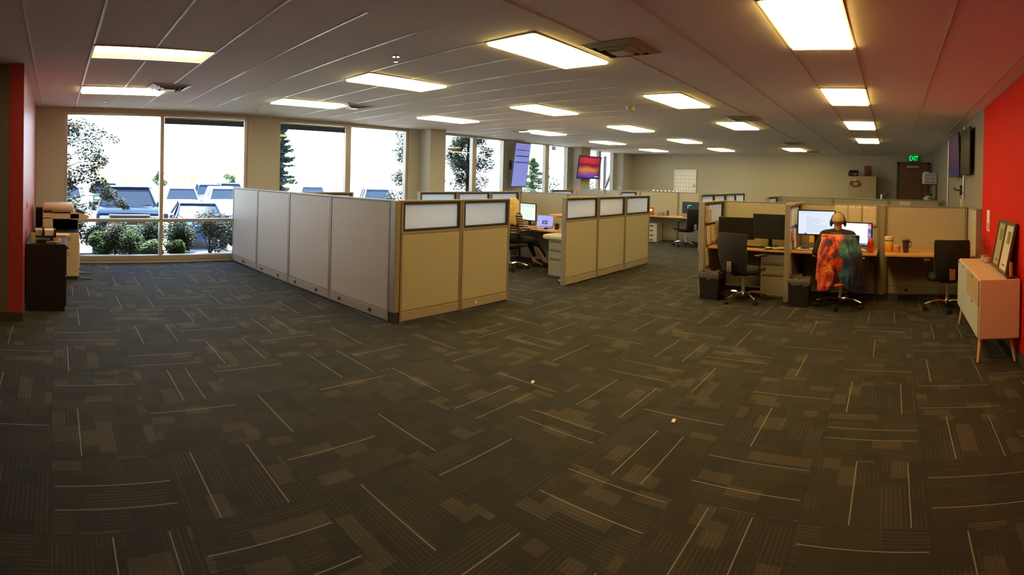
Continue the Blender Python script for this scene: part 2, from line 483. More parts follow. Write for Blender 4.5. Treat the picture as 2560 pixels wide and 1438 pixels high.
# ------------------------------------------------------------------ ceiling lights
lamp_ms = [mat('lamp_lens_%s' % n, (0.9, 0.85, 0.7), 0.5, emit=e, es=q) for n, e, q in (('amber', (1.0, .63, .17), 13.0), ('warm', (1.0, .70, .22), 11.5), ('yellow', (1.0, .78, .33), 10.2), ('pale', (1.0, .84, .48), 8.8), ('dim', (1.0, .66, .24), 5.0))]
refl_m = mat('lamp_reflector', (0.88, 0.74, 0.50), 0.45, var=0.02)
DROP = 0.047
def fixture(lx, ly, i=0, j=1):
    z = zc(lx, ly)
    o = empty('ceiling_light', (lx, ly, z), 0)
    hx, hy = LWX/2, LWY/2
    f = MB()
    f.box(-hx, -hx+0.014, -hy, hy, -0.006, 0.004); f.box(hx-0.014, hx, -hy, hy, -0.006, 0.004)
    f.box(-hx, hx, -hy, -hy+0.014, -0.006, 0.004); f.box(-hx, hx, hy-0.014, hy, -0.006, 0.004)
    f.build('frame', M['tbar'], o)
    d = 0.045 if (i, j) == (2, 0) else 0.012
    sag = .022 if d > .02 else .05
    r = MB()
    ax, ay = hx-0.014, hy-0.014
    bx, by = ax-(.02 if d > .02 else .008), ay-(.03 if d > .02 else .008)
    A = [(-ax, -ay, 0), (ax, -ay, 0), (ax, ay, 0), (-ax, ay, 0)]; B = [(-bx, -by, d), (bx, -by, d), (bx, by, d), (-bx, by, d)]
    for k in range(4): r.quad([A[k], A[(k+1) % 4], B[(k+1) % 4], B[k]])
    r.quad([(p[0]*1.0, p[1]*1.0, d+0.03) for p in B])
    for k in range(4): r.quad([(B[k][0], B[k][1], d), (B[(k+1) % 4][0], B[(k+1) % 4][1], d), (B[(k+1) % 4][0], B[(k+1) % 4][1], d+0.03), (B[k][0], B[k][1], d+0.03)])
    r.box(-0.008, 0.008, -by, by, d-0.014, d)
    r.build('reflector', refl_m, o)
    for s in (-1, 1):
        l = MB()
        def fn(u, v, s=s):
            uu = 1-(1-u)**2.2; vv = 2*v-1; vv = (1-(1-abs(vv))**2.2)*(1 if vv > 0 else -1)
            if d > .02: return (s*(0.008+(bx-0.008)*u), -by+2*by*v, d-sag*math.sin(PI*u))
            return (s*(0.002+(bx-0.002)*uu), by*vv, d-DROP*(1-uu**10)*(1-abs(vv)**16)*(1-.45*(1-uu)**9))
        if d > .02: l.grid(fn, 12, 4)
        else: l.box(min(s*.0015, s*bx), max(s*.0015, s*bx), -by, by, -.028, d, bev=.006)  # lens dropped below the ceiling so its sides brighten the tiles
        l.build('lens', lamp_ms[4] if i == 0 and j > 2 else lamp_ms[i], o, smooth=True)
    return o
rows_ = {0: 'first', 1: 'second', 2: 'third', 3: 'fourth', 4: 'fifth', 5: 'farthest'}
cols_ = {0: 'the line leading to the exit door', 1: 'the second line from the right wall', 2: 'the line above the cubicle walls', 3: 'the line nearest the windows'}
for lx, ly, i, j in LC:
    fixture(lx, ly, i, j)
    o = [q for q in bpy.data.objects if q.name.startswith('ceiling_light') and q.parent is None][-1]
for lx, ly, i, j in LC:
    pass
_l = sorted([q for q in bpy.data.objects if q.name.startswith('ceiling_light') and q.parent is None], key=lambda q: q.name)
for q in _l:
    i, j = min([(i, j) for _, _, i, j in LC], key=lambda ij: (LX0-ij[0]*SX-q.location.x)**2+(LY0+ij[1]*SY-q.location.y)**2)
    same = sorted(jj for _, _, ii, jj in LC if ii == i)
    n = same.index(j); last = n == len(same)-1
    nth = 'farthest' if last else ['nearest', 'second nearest', 'third nearest', 'fourth nearest', 'fifth nearest'][n]
    tag(q, 'lit ceiling light, %s in %s' % (nth, cols_[i]) if not last else 'lit ceiling light, farthest in %s' % cols_[i], 'light', 'recessed ceiling lights')
# ------------------------------------------------------------------ cubicle panels
PT = 1.4
def text_mesh(txt, size, name, m, parent, loc, rot, depth=0.002, align='CENTER'):
    cu = bpy.data.curves.new(name, 'FONT'); cu.body = txt; cu.size = size; cu.extrude = depth
    cu.align_x = align; cu.align_y = 'CENTER'
    to = bpy.data.objects.new(name+'_tmp', cu); COL.objects.link(to)
    dg = bpy.context.evaluated_depsgraph_get()
    me = bpy.data.meshes.new_from_object(to.evaluated_get(dg))
    bpy.data.objects.remove(to); bpy.data.curves.remove(cu)
    me.name = name; me.materials.clear(); me.materials.append(m)
    o = bpy.data.objects.new(name, me); o.location = loc; o.rotation_euler = rot
    return link(o, parent)

def panel(x0, y0, x1, y1, label, glass=False, group='cubicle wall panels', outlets=(), T=PT, fab='fabric', white_outlet=False, strip=0.03, side=-1, th=0.075):
    """local x runs along the panel; side = the y side whose outlets the room sees"""
    L = math.hypot(x1-x0, y1-y0)
    o = empty('cubicle_panel', (x0, y0, 0), math.atan2(y1-y0, x1-x0), label, 'cubicle panel', group)
    h = th/2; w = strip
    f = MB()
    f.box(0.001, w, -h, h, 0.012, T-0.02); f.box(L-w, L-0.001, -h, h, 0.012, T-0.02)
    f.box(0.001, L-0.001, -h-0.002, h+0.002, T-0.022, T, bev=0.004)
    for sx in (w*.5+.02, L-w*.5-.02): f.cyl((sx, 0, 0.008), 0.014, 0.016, 10)
    gz = T-0.345
    if glass:
        f.box(w, L-w, -h+0.004, h-0.004, gz-0.045, gz-0.015)
    f.build('frame', M['pframe'], o, bevel=0.003)
    ft = gz-0.045 if glass else T-0.024
    MB().box(w+0.003, L-w-0.003, -h+0.006, h-0.006, 0.135, ft-0.003, bev=0.004).build('fabric_panel', M[fab], o)
    b = MB().box(w+0.002, L-w-0.002, -h+0.002, h-0.002, 0.022, 0.128, bev=0.003)
    bo = b.build('base_cover', M['pbase'], o)
    for t in outlets:
        c = MB(); c.box(t*L-0.028, t*L+0.028, side*(h-0.001), side*(h+0.004), 0.055, 0.095, bev=0.001)
        c.build('outlet', M['white_plastic'] if white_outlet else M['dark_trim'], bo)
    if glass:
        z = MB(); bw = 0.028
        z.box(w, L-w, -h+0.006, h-0.006, T-0.022-bw, T-0.024); z.box(w, L-w, -h+0.006, h-0.006, gz-0.014, gz+bw-0.014)
        z.box(w, w+bw, -h+0.006, h-0.006, gz+bw-0.014, T-0.022-bw); z.box(L-w-bw, L-w, -h+0.006, h-0.006, gz+bw-0.014, T-0.022-bw)
        z.build('glazing_bezel', M['dark_trim'], o)
        MB().box(w+bw, L-w-bw, -0.004, 0.004, gz+bw-0.014, T-0.022-bw).build('frosted_pane', M['frosted'], o)
    return o

XB = -4.83
# long run towards the windows (front face towards the camera)
ax = [-4.90, -6.158, -7.31, -8.45, -9.54]
ay = [3.60+.05806*(v+4.9) for v in ax]
nm = ['next to the near corner', 'second from the near corner', 'third from the near corner', 'end panel touching the window frame']
for k in range(4):
    panel(ax[k+1]+.001, ay[k+1], ax[k]-.001, ay[k], 'tall grey fabric cubicle panel, '+nm[k], fab='fabric_grey', outlets=(0.2, 0.72) if k < 3 else (0.5,), group='grey panels of the run towards the windows')
# corner post
o = empty('corner_post', (XB, 3.60, 0), 0, 'square metal corner post joining the two nearest cubicle panel runs', 'post')
MB().box(-0.062, 0.04, -0.04, 0.035, 0.13, PT-0.004, bev=0.006).build('post', M['pframe'], o)
MB().box(-0.052, 0.036, -0.032, 0.03, 0.0, 0.128).build('open_base', M['dark_trim'], o)
# run with frosted glass towards the back of the office
panel(XB, 3.645, XB, 4.595, 'tan panel with frosted glass top beside the near corner post', True, outlets=())
panel(XB, 4.60, XB, 5.50, 'tan panel with frosted glass top ending at the cubicle opening', True, outlets=(0.3,), white_outlet=True)
panel(XB+0.01, 6.81, XB+0.01, 7.785, 'frosted glass topped tan panel, first after the cubicle opening', True)
panel(XB+0.01, 7.79, XB+0.01, 8.76, 'frosted glass topped tan panel, middle of the three after the opening', True)
panel(XB+0.01, 8.765, XB+0.01, 9.79, 'frosted glass topped tan panel, last of the run after the opening', True)
# inner panels of those cubicles
panel(-6.15, 8.86, -4.865, 8.86, 'plain tan panel behind the laptop desk', side=-1)
panel(-7.42, 8.86, -6.16, 8.86, 'plain tan panel behind the blonde woman and her monitor')
for k, (a, b) in enumerate(((6.05, 6.98), (6.985, 7.90), (7.905, 8.81))):
    panel(-7.46, a, -7.46, b, 'glass topped panel left of the blonde woman, %s of three' % ['nearest', 'middle', 'farthest'][k], True)
panel(-7.3, 3.65, -7.3, 4.55, 'short glass topped panel standing behind the grey panel run', True)
# panels by the windows further back
for k, (a, b) in enumerate(((-9.56, -8.36), (-8.355, -7.15), (-7.145, -5.93), (-5.925, -4.56))):
    panel(a, 13.98, b, 13.98, 'tan panel of the far row by the windows, %s' % ['end touching the window wall', 'second from the window wall', 'behind the white file boxes', 'behind the dark monitor'][k])
panel(-8.36, 11.2, -8.36, 12.2, 'glass topped panel near the windows below the wall screens', True)
panel(-6.95, 12.4, -6.95, 13.3, 'glass topped panel seen above the nearer glass run', True)
for k in range(4):
    panel(-4.5, 11.95+0.94*k, -4.5, 11.95+0.94*k+0.935, 'panel with frosted window in the far glass run, %s' % ['nearest of four', 'second of four', 'third of four', 'farthest of four'][k], True)
# right hand workstations
KY = 8.42
panel(-2.76, 7.42, -2.76, 8.37, 'glass topped side panel with pinned papers, left end of right workstations', True)
panel(-1.475, 7.44, -1.475, 8.37, 'glass topped side panel between empty black chair and man in cap', True)
panel(-2.76, KY, -1.50, KY, 'tan back panel behind the two black switched-off monitors')
panel(-1.46, KY, -0.192, KY, 'tan back panel with pinned sheets behind the man in cap')
panel(-0.098, KY, 1.195, KY, 'plain tan back panel beside the red wall', outlets=(0.27,))
panel(1.238, 7.52, 1.238, 8.455, 'narrow return panel flat against the red wall at the desk end')
o = empty('panel_post', (-0.145, KY-0.03, 0), 0, 'grey post joining the back panels right of the man', 'post')
MB().box(-0.045, 0.045, -0.05, 0.05, 0.0, PT+0.004, bev=0.006).build('post', M['pframe'], o)
MB().box(-0.012, 0.012, -0.056, -0.05, 0.3, 1.3).build('slot_cover', M['pbase'], o)
# workstations behind them
for k, (a, b) in enumerate(((-2.76, -1.42), (-1.415, -0.08), (-0.075, 1.25))):
    panel(a, 12.7, b, 12.7, 'low tan panel of the row behind the man, %s' % ['left', 'middle', 'right, nearest the concrete wall'][k])
panel(-2.8, 11.7, -2.8, 12.65, 'glass topped end panel of the row behind the man', True)

# ------------------------------------------------------------------ office furniture materials
def wood(name, c1, c2, rough=0.35, scale=3.0):
    m, t, b, out = nt(name); g = G(t)
    tc = g.n('ShaderNodeTexCoord').outputs['Object']
    mp = g.n('ShaderNodeMapping'); mp.inputs['Scale'].default_value = (1, 14, 14)
    t.links.new(tc, mp.inputs[0])
    f = g.noise(mp.outputs[0], scale, 5, .6, .8)
    g.put(b.inputs['Base Color'], g.ramp(f, [(0.3, c1), (0.7, c2)])); b.inputs['Roughness'].default_value = rough
    return m
M['maple'] = wood('maple_laminate', (0.66, 0.36, 0.13), (0.78, 0.46, 0.19))
M['door_wood'] = wood('door_veneer', (0.16, 0.07, 0.03), (0.22, 0.10, 0.045), 0.45)
M['oak'] = wood('oak_legs', (0.62, 0.34, 0.13), (0.75, 0.45, 0.20), 0.5)
M['file_grey'] = mat('file_paint', (0.36, 0.34, 0.28), 0.45, var=0.03)
M['liner'] = mat('bin_liner', (0.22, 0.22, 0.21), 0.2, var=0.3, scale=25, trans=0.45)
M['bin'] = mat('bin_plastic', (0.017, 0.017, 0.018), 0.5)
M['cream'] = mat('cream_plastic', (0.62, 0.50, 0.34), 0.5, var=0.04)

def desk(x0, x1, y0, y1, label, group='wooden worktops', z=0.73, legs=True):
    o = empty('desk', ((x0+x1)/2, (y0+y1)/2, 0), 0, label, 'desk', group)
    a, b = (x1-x0)/2, (y1-y0)/2
    MB().box(-a, a, -b, b, z-0.03, z, bev=0.004).build('worktop', M['maple'], o)
    br = MB()
    for s in (-1, 1):
        br.prism([(-b+0.10, z-0.031), (b-0.01, z-0.031), (b-0.01, z-0.25)], s*(a-0.03)-0.004, s*(a-0.03)+0.004, 'YZ')
    br.box(-a+0.03, a-0.03, b-0.035, b-0.01, z-0.08, z-0.031)
    for s in (-1, 1): br.box(s*(a-.03)-.012, s*(a-.03)+.012, b-.045, b-.012, 0, z-.2)
    br.build('support_bracket', M['dark_trim'], o)
    return o

def pedestal(x, y, w, d, label, h=0.69, n=3, rz=0.0, group=None):
    o = empty('drawer_unit', (x, y, 0), rz, label, 'drawer unit', group)
    MB().box(-w/2, w/2, -d/2+0.02, d/2, 0.02, h, bev=0.004).box(-w/2+.02, w/2-.02, -d/2+.05, d/2-.02, 0, .02).build('body', M['file_grey'], o)
    hs = {3: [0.16, 0.16, 0.32], 2: [.3, .3]}[n]
    z = h-0.012; tot = sum(hs)
    for q in hs:
        q2 = q*(h-0.05)/tot
        dr = MB().box(-w/2+0.004, w/2-0.004, -d/2, -d/2+0.02, z-q2+0.006, z, bev=0.003).build('drawer', M['file_grey'], o)
        MB().box(-w/2+0.03, w/2-0.03, -d/2-0.004, -d/2+0.001, z-0.026, z-0.012).build('handle', M['dark_trim'], dr)
        z -= q2
    return o

def waste_bin(x, y, label, rz=0.0, group='black waste bins with clear liners'):
    o = empty('waste_bin', (x, y, 0), rz, label, 'waste bin', group)
    w, d, h = 0.30, 0.24, 0.36
    b = MB()
    P0 = [(-w*.42, -d*.42), (w*.42, -d*.42), (w*.42, d*.42), (-w*.42, d*.42)]
    P1 = [(-w/2, -d/2), (w/2, -d/2), (w/2, d/2), (-w/2, d/2)]
    def shell(bm, A, za, B, zb):
        a = [bm.verts.new((x_, y_, za)) for x_, y_ in A]; c = [bm.verts.new((x_, y_, zb)) for x_, y_ in B]
        for k in range(4): bm.faces.new((a[k], a[(k+1) % 4], c[(k+1) % 4], c[k]))
        return a, c
    a, c = shell(b.bm, P0, 0.0, P1, h); b.bm.faces.new(a[::-1])
    I1 = [(p*0.94, q*0.94) for p, q in P1]; I0 = [(p*0.94, q*0.94) for p, q in P0]
    ci = [b.bm.verts.new((x_, y_, h)) for x_, y_ in I1]; ai = [b.bm.verts.new((x_, y_, 0.01)) for x_, y_ in I0]
    for k in range(4):
        b.bm.faces.new((c[k], c[(k+1) % 4], ci[(k+1) % 4], ci[k])); b.bm.faces.new((ci[k], ci[(k+1) % 4], ai[(k+1) % 4], ai[k]))
    b.bm.faces.new(ai)
    b.build('bucket', M['bin'], o)
    rr = random.Random(int(x*100))
    l = MB(); n = 40
    rings = []
    ph = rr.random()*6
    for lv, (s, z) in enumerate([(1.035, h-0.055), (1.05, h-0.02), (1.03, h+0.012), (0.93, h+0.03), (0.86, h-0.02), (0.80, h-0.12)]):
        ring = []
        for k in range(n):
            t = 2*PI*k/n
            cx, cy = math.cos(t), math.sin(t)
            m_ = max(abs(cx), abs(cy)); 
            jit = 0.010*math.sin(t*7+ph+lv)+0.008*math.sin(t*13+lv*2)
            zz = z+jit*(1.2 if lv in (0, 3) else 0.4)+(0.03*max(0, math.sin(t+ph)) if lv == 3 else 0)
            ring.append(l.bm.verts.new((cx/m_*w/2*s+jit*0.3, cy/m_*d/2*s+jit*0.3, zz)))
        rings.append(ring)
    for A, B in zip(rings[:-1], rings[1:]):
        for k in range(n): l.bm.faces.new((A[k], A[(k+1) % n], B[(k+1) % n], B[k]))
    l.build('liner', M['liner'], o, smooth=True)
    return o

# ------------------------------------------------------------------ swivel chair
def make_chair():
    o = empty('office_chair', (0, 0, 0))
    b = MB()
    b.lathe([(0.045, 0.075), (0.05, 0.10), (0.04, 0.135), (0.03, 0.14)], seg=16)
    for k in range(5):
        a = 2*PI*k/5 - PI/2 - 0.12
        c, s = math.cos(a), math.sin(a)
        pts = [(c*r, s*r, z) for r, z in ((0.03, .105), (.12, .128), (.22, .118), (.335, .082))]
        b.tube(pts, [0.028, 0.024, 0.021, 0.016], 8)
    b.build('star_base', M['chrome'], o, smooth=True)
    for k in range(5):
        a = 2*PI*k/5 - PI/2 - 0.12
        c, s = math.cos(a), math.sin(a)
        w_ = MB()
        Mx = Matrix.Translation((c*0.335, s*0.335, 0)) @ Matrix.Rotation(a+0.6+k, 4, 'Z')
        for q in (-0.016, 0.016): w_.cyl((0.0, q, 0.028), 0.028, 0.018, 14, axis='Y', M=Mx)
        w_.cyl((0, 0, 0.058), 0.009, 0.05, 8, M=Mx)
        w_.build('caster', M['black_plastic'], o, smooth=True)
    MB().cyl((0, 0, 0.22), 0.026, 0.17, 14).cyl((0, 0, 0.345), 0.017, 0.10, 14).build('gas_column', M['steel'], o, smooth=True)
    MB().box(-0.11, 0.11, -0.12, 0.12, 0.375, 0.425, bev=0.015).tube([(0.1, .02, .39), (.24, .03, .385)], .006).box(.22, .27, .015, .045, .378, .392, bev=.005).build('seat_mechanism', M['black_plastic'], o)
    st = MB().box(-0.245, 0.245, -0.22, 0.25, 0.425, 0.485, bev=0.028)
    st.build('seat', M['black_fabric'], o, smooth=True)
    # curved back shell
    bk = MB(); nx, nz = 10, 12
    def pos(u, v, off):
        z = 0.47+0.52*v
        hw = 0.205+0.042*min(1, v*2.2)**.7
        x_ = (u*2-1)*hw
        if v > 0.93: x_ *= 1-0.05*((v-0.93)/0.07)**2
        y_ = -0.235-0.055*math.sin(PI*v*0.9)+0.035*(x_/0.24)**2-0.045*v
        return (x_, y_-off, z)
    F_ = [[bk.bm.verts.new(pos(i/nx, j/nz, 0)) for j in range(nz+1)] for i in range(nx+1)]
    B_ = [[bk.bm.verts.new(pos(i/nx, j/nz, 0.032)) for j in range(nz+1)] for i in range(nx+1)]
    for i in range(nx):
        for j in range(nz):
            bk.bm.faces.new((F_[i][j], F_[i+1][j], F_[i+1][j+1], F_[i][j+1])); bk.bm.faces.new((B_[i][j+1], B_[i+1][j+1], B_[i+1][j], B_[i][j]))
    for i in range(nx):
        bk.bm.faces.new((F_[i+1][0], F_[i][0], B_[i][0], B_[i+1][0])); bk.bm.faces.new((F_[i][nz], F_[i+1][nz], B_[i+1][nz], B_[i][nz]))
    for j in range(nz):
        bk.bm.faces.new((F_[0][j], F_[0][j+1], B_[0][j+1], B_[0][j])); bk.bm.faces.new((F_[nx][j+1], F_[nx][j], B_[nx][j], B_[nx][j+1]))
    bk.build('backrest', M['black_fabric'], o, smooth=True, bevel=0.006)
    MB().tube([(0, -0.08, .40), (0, -.22, .40), (0, -.30, .44), (0, -.325, .58)], [.022, .022, .024, .02], 10).build('back_support', M['black_plastic'], o, smooth=True)
    MB().box(-0.042, 0.042, -0.358, -0.346, 0.455, 0.605, bev=0.006).build('metal_plate', M['chrome'], o, label='polished metal plate low on the chair back')
    for s in (-1, 1):
        a = MB()
        a.tube([(s*.10, -0.02, .40), (s*.27, -.02, .405), (s*.292, -.02, .45), (s*.292, -.02, .66)], [.014, .016, .018, .016], 10)
        a.box(s*.292-.045, s*.292+.045, -.13, .13, .66, .69, bev=.012)
        a.build('armrest', M['black_plastic'], o, smooth=True)
    return o
chair = make_chair()
chairs = [chair]+[copy_tree(chair) for _ in range(4)]
place(chairs[0], (-2.09, 7.38, 0), -0.33, 'empty black swivel chair at desk with two switched-off monitors', 'black swivel chairs', 'chair')
place(chairs[1], (-0.70, 7.46, 0), 0.03, 'black swivel chair the man in the cap sits on, under bright jacket', 'black swivel chairs', 'chair')
place(chairs[2], (0.80, 7.46, 0), 0.08, 'empty black swivel chair beside the white sideboard', 'black swivel chairs', 'chair')
place(chairs[3], (-5.28, 13.0, 0), 1.15, 'far black swivel chair turned sideways at desk with green glint on screen', 'black swivel chairs', 'chair')
place(chairs[4], (-6.45, 7.42, 0), -0.25, 'black swivel chair the blonde woman sits on', 'black swivel chairs', 'chair')

# ------------------------------------------------------------------ desks
desk(-2.715, -1.52, 7.56, 8.38, 'maple desk under the two switched-off monitors')
desk(-1.43, -0.20, 7.56, 8.37, 'maple desk where the man in the cap works')
desk(-0.09, 1.195, 7.56, 8.37, 'maple desk beside the red wall holding orange jar and tumbler')
desk(-7.40, -5.60, 7.86, 8.81, 'maple desk with laptop and monitor beside the blonde woman')
desk(-8.2, -4.57, 13.30, 13.93, 'far maple desk over the white file boxes')
sd_ = desk(-5.62, -4.86, 7.50, 8.81, 'raised maple standing desk behind the frosted glass panels', z=1.06)
MB().prism([(-.34, 1.028), (.3, 1.028), (.3, .86)], -.30, -.27, 'XZ').build('side_bracket', M['dark_trim'], sd_)
MB().box(-0.04, 0.04, -0.3, 0.3, 0, 0.03, bev=.005).box(-0.03, 0.03, -0.04, 0.04, 0.03, 1.03).build('lift_column', M['dark_trim'], sd_)
pedestal(-1.72, 7.95, 0.38, 0.58, 'grey three drawer unit under desk right of the empty chair')
pedestal(-5.28, 7.56, 0.38, 0.52, 'grey three drawer unit with cream cushion top near the cubicle opening', h=0.645)
pedestal(-8.0, 13.6, 0.4, 0.5, 'far grey drawer unit under the window end of the far desk')
c = empty('seat_cushion', (-5.36, 7.54, 0.645), 0, 'cream seat cushion lying on the grey drawer unit', 'cushion')
MB().box(-0.24, 0.22, -0.26, 0.24, 0.0, 0.085, bev=0.035).build('pad', mat('cream_fabric', (0.72, 0.66, 0.50), 0.8), c, smooth=True)
waste_bin(-2.565, 7.34, 'lined black waste bin left of the first empty chair')
waste_bin(-1.255, 7.34, 'lined black waste bin left of the man in the cap')
waste_bin(-5.86, 8.30, 'lined black waste bin by the woman\'s feet')
M['power_strip'] = mat('power_strip', (0.35, 0.10, 0.07), 0.5)
ps = empty('power_strip', (-2.0, 8.02, 0), 0, 'power strip with red switch on the floor beneath the first desk', 'power strip')
MB().box(-0.14, 0.14, -0.03, 0.03, 0.0, 0.04, bev=0.006).build('case', M['dark_trim'], ps)
MB().box(0.02, 0.06, -0.034, -0.03, 0.01, 0.035).build('switch', mat('red_switch', (0.8, 0.05, 0.02), 0.4, emit=(1, 0.05, 0.01), es=0.8), ps)
# ------------------------------------------------------------------ screens
def screen_mat(name, kind, w, h, strength):
    m, t, b, out = nt(name); g = G(t)
    tc = g.sep(g.n('ShaderNodeTexCoord').outputs['Object'])
    u = g.m('ADD', g.m('DIVIDE', tc[0], w), .5); v = g.m('ADD', g.m('DIVIDE', tc[2], h), .5)
    def band(s, a, c): return g.m('MULTIPLY', g.m('GREATER_THAN', s, a), g.m('LESS_THAN', s, c))
    def rect(a, c, d, e): return g.m('MULTIPLY', band(u, a, c), band(v, d, e))
    def words(rows, fill=.45, sx=60):
        row = g.m('FLOOR', g.m('MULTIPLY', v, rows)); fr = g.m('FRACT', g.m('MULTIPLY', v, rows))
        wl = g.wn(g.xyz(row, 3.0))['Value']
        wd = g.noise(g.xyz(g.m('MULTIPLY', u, sx), g.m('MULTIPLY', row, 7.7)), 1.0, 1)
        x_ = g.m('MULTIPLY', g.m('LESS_THAN', fr, fill), g.m('GREATER_THAN', wd, .44))
        return g.m('MULTIPLY', x_, g.m('LESS_THAN', u, g.m('ADD', .35, g.m('MULTIPLY', wl, .55))))
    if kind == 'doc':
        c = g.mix(g.m('MULTIPLY', g.m('MULTIPLY', words(26), rect(.24, .9, .12, .74)), .5), (.62, .68, .80), (.25, .27, .36))
        c = g.mix(g.m('MULTIPLY', g.m('MULTIPLY', words(40), rect(.02, .98, .86, .97)), .5), c, (.3, .34, .42))
        c = g.mix(rect(.19, .26, .05, .085), c, (.03, .05, .22))
    elif kind == 'window':
        wall = g.ramp(g.noise(g.xyz(u, v), 4.0, 4), [(.3, (.02, .05, .22)), (.5, (.08, .14, .45)), (.62, (.55, .25, .12)), (.75, (.9, .6, .3))])
        c = g.mix(rect(.0, .86, .14, .975), wall, (1, 1, 1))
        c = g.mix(g.m('MULTIPLY', rect(.72, .82, .86, .885), .4), c, (.3, .4, .6))
        c = g.mix(rect(0, .8, .965, .985), c, (.85, .35, .35))
    elif kind == 'web':
        c = g.mix(g.m('MULTIPLY', g.m('MULTIPLY', g.m('GREATER_THAN', g.noise(g.xyz(u, v), 22.0, 2), .58), rect(.1, .95, .78, .92)), .9), (.86, 1, .86), (.15, .2, .15))
        c = g.mix(g.m('MULTIPLY', g.m('MULTIPLY', words(22), rect(.06, .94, .14, .72)), .22), c, (.35, .5, .4))
        c = g.mix(g.m('MULTIPLY', rect(.02, .98, .02, .06), g.m('GREATER_THAN', g.noise(g.xyz(u, 0), 40.0, 1), .5)), c, (.2, .25, .3))
    elif kind == 'laptop':
        c = g.mix(rect(.32, .66, .18, .52), (.32, .33, .80), (.015, .02, .07))
        c = g.mix(g.m('MULTIPLY', rect(.38, .60, .26, .42), g.m('GREATER_THAN', g.noise(g.xyz(u, v), 26.0, 1), .5)), c, (.5, .6, .8))
        c = g.mix(g.m('MULTIPLY', words(16), g.m('MULTIPLY', rect(.2, .85, .6, .85), .4)), c, (.2, .2, .5))
    elif kind == 'chart':
        c = g.ramp(v, [(0, (.22, .25, .60)), (1, (.22, .22, .56))])
        for z0, z1 in ((.545, .57), (.685, .71)): c = g.mix(rect(.10, .93, z0, z1), c, (.03, .03, .15))
        c = g.mix(rect(.08, .22, .60, .645), c, (.05, .5, .25))
        c = g.mix(g.m('MULTIPLY', rect(.1, .9, .82, .845), g.m('GREATER_THAN', g.noise(g.xyz(u, v), 18.0, 1), .42)), c, (.04, .04, .22))
        c = g.mix(g.m('MULTIPLY', g.m('MULTIPLY', words(30, .35), rect(.1, .9, .73, .95)), .5), c, (.06, .06, .3))
        for x0 in (.42, .66): c = g.mix(g.m('MULTIPLY', rect(x0, x0+.012, .05, .8), .5), c, (.1, .1, .4))
    elif kind == 'sunset':
        wob = g.m('ADD', v, g.m('MULTIPLY', g.m('SUBTRACT', g.noise(g.xyz(u, v), 3.0, 3), .5), .18))
        c = g.ramp(wob, [(0.02, (.02, .01, .05)), (.12, (.12, .04, .45)), (.24, (.30, .08, .12)), (.40, (.55, .20, .07)), (.52, (.42, .03, .03)), (.60, (.06, .005, .02)), (.70, (.48, .01, .03)), (.85, (.62, .02, .04)), (.97, (.10, .01, .04))])
        c = g.mix(g.m('MULTIPLY', g.m('POWER', g.m('ABSOLUTE', g.m('SUBTRACT', g.m('MULTIPLY', u, 2), .9)), 3.0), .9, clamp=True), c, (.05, .01, .03))
        c = g.mix(rect(.76, .93, .09, .125), c, (.6, .6, .8))
    elif kind == 'purple':
        c = g.ramp(g.m('ADD', v, g.m('MULTIPLY', g.noise(g.xyz(u, v), 4.0, 2), .2)), [(.15, (.03, .02, .12)), (.5, (.08, .015, .06)), (.8, (.10, .03, .07)), (1, (.05, .02, .05))])
    elif kind == 'glint':
        sp = g.m('ADD', g.m('MULTIPLY', g.m('LESS_THAN', g.m('ABSOLUTE', g.m('SUBTRACT', v, .70)), .025), band(u, .34, .55)), g.m('MULTIPLY', g.m('LESS_THAN', g.m('ABSOLUTE', g.m('SUBTRACT', u, .345)), .015), band(v, .45, .7)), clamp=True)
        c = g.mix(sp, (.006, .007, .008), (.1, .9, .25))  # green glint painted on the dark screen as emission
    g.put(b.inputs['Base Color'], (.01, .01, .01)); b.inputs['Roughness'].default_value = .25
    g.put(b.inputs['Emission Color'], c); b.inputs['Emission Strength'].default_value = strength
    return m

def monitor(x, y, z, w, h, rz, label, scr=None, stand=True, deskz=0.73, tilt=0.0, group=None, foot=0.22, name='monitor', cat='monitor', depth=0.045, bez=0.018):
    """screen faces local -y; z = height of the middle of the screen"""
    o = empty(name, (x, y, deskz if stand else z), rz, label, cat, group)
    zz = (z-deskz) if stand else 0
    T_ = Matrix.Translation((0, 0, zz)) @ Matrix.Rotation(tilt, 4, 'X')
    c = MB(); c.box(-w/2, w/2, 0, depth*0.45, -h/2, h/2, M=T_, bev=0.005); c.box(-w*.3, w*.3, depth*.45, depth, -h*.3, h*.3, M=T_, bev=0.01)
    co = c.build('casing', M['black_plastic'], o)
    s_ = MB().box(-w/2+bez, w/2-bez, -0.002, 0.001, -h/2+bez, h/2-bez)
    so_ = s_.build('screen', scr or M['screen_off'], o)
    so_.matrix_local = T_
    if stand:
        st = MB(); st.box(-0.03, 0.03, depth, depth+0.03, 0.008, zz+0.03, bev=.004); st.box(-0.02, 0.02, depth*.5, depth+.01, zz-.03, zz+.03)
        st.build('stand', M['black_plastic'], o)
        MB().box(-foot/2, foot/2, -0.06, 0.14, 0.0, 0.012, bev=.005).build('foot', M['black_plastic'], o)
    return o
M['screen_off'] = mat('screen_off', (0.012, 0.012, 0.012), 0.38, var=0.02)
monitor(-2.39, 7.98, 0.985, 0.57, 0.345, 0.18, 'left switched-off black monitor on the first desk', group='switched-off monitors')
monitor(-1.86, 7.96, 1.035, 0.54, 0.385, -0.10, 'right switched-off black monitor on the first desk', group='switched-off monitors')
monitor(-1.13, 7.93, 1.125, 0.575, 0.38, 0.05, 'large monitor showing a text document left of the man', screen_mat('screen_document', 'doc', .575, .38, .95))
monitor(-0.545, 8.02, 0.965, 0.52, 0.36, -0.12, 'monitor with bright white window right of the man', screen_mat('screen_window', 'window', .52, .36, 1.25))
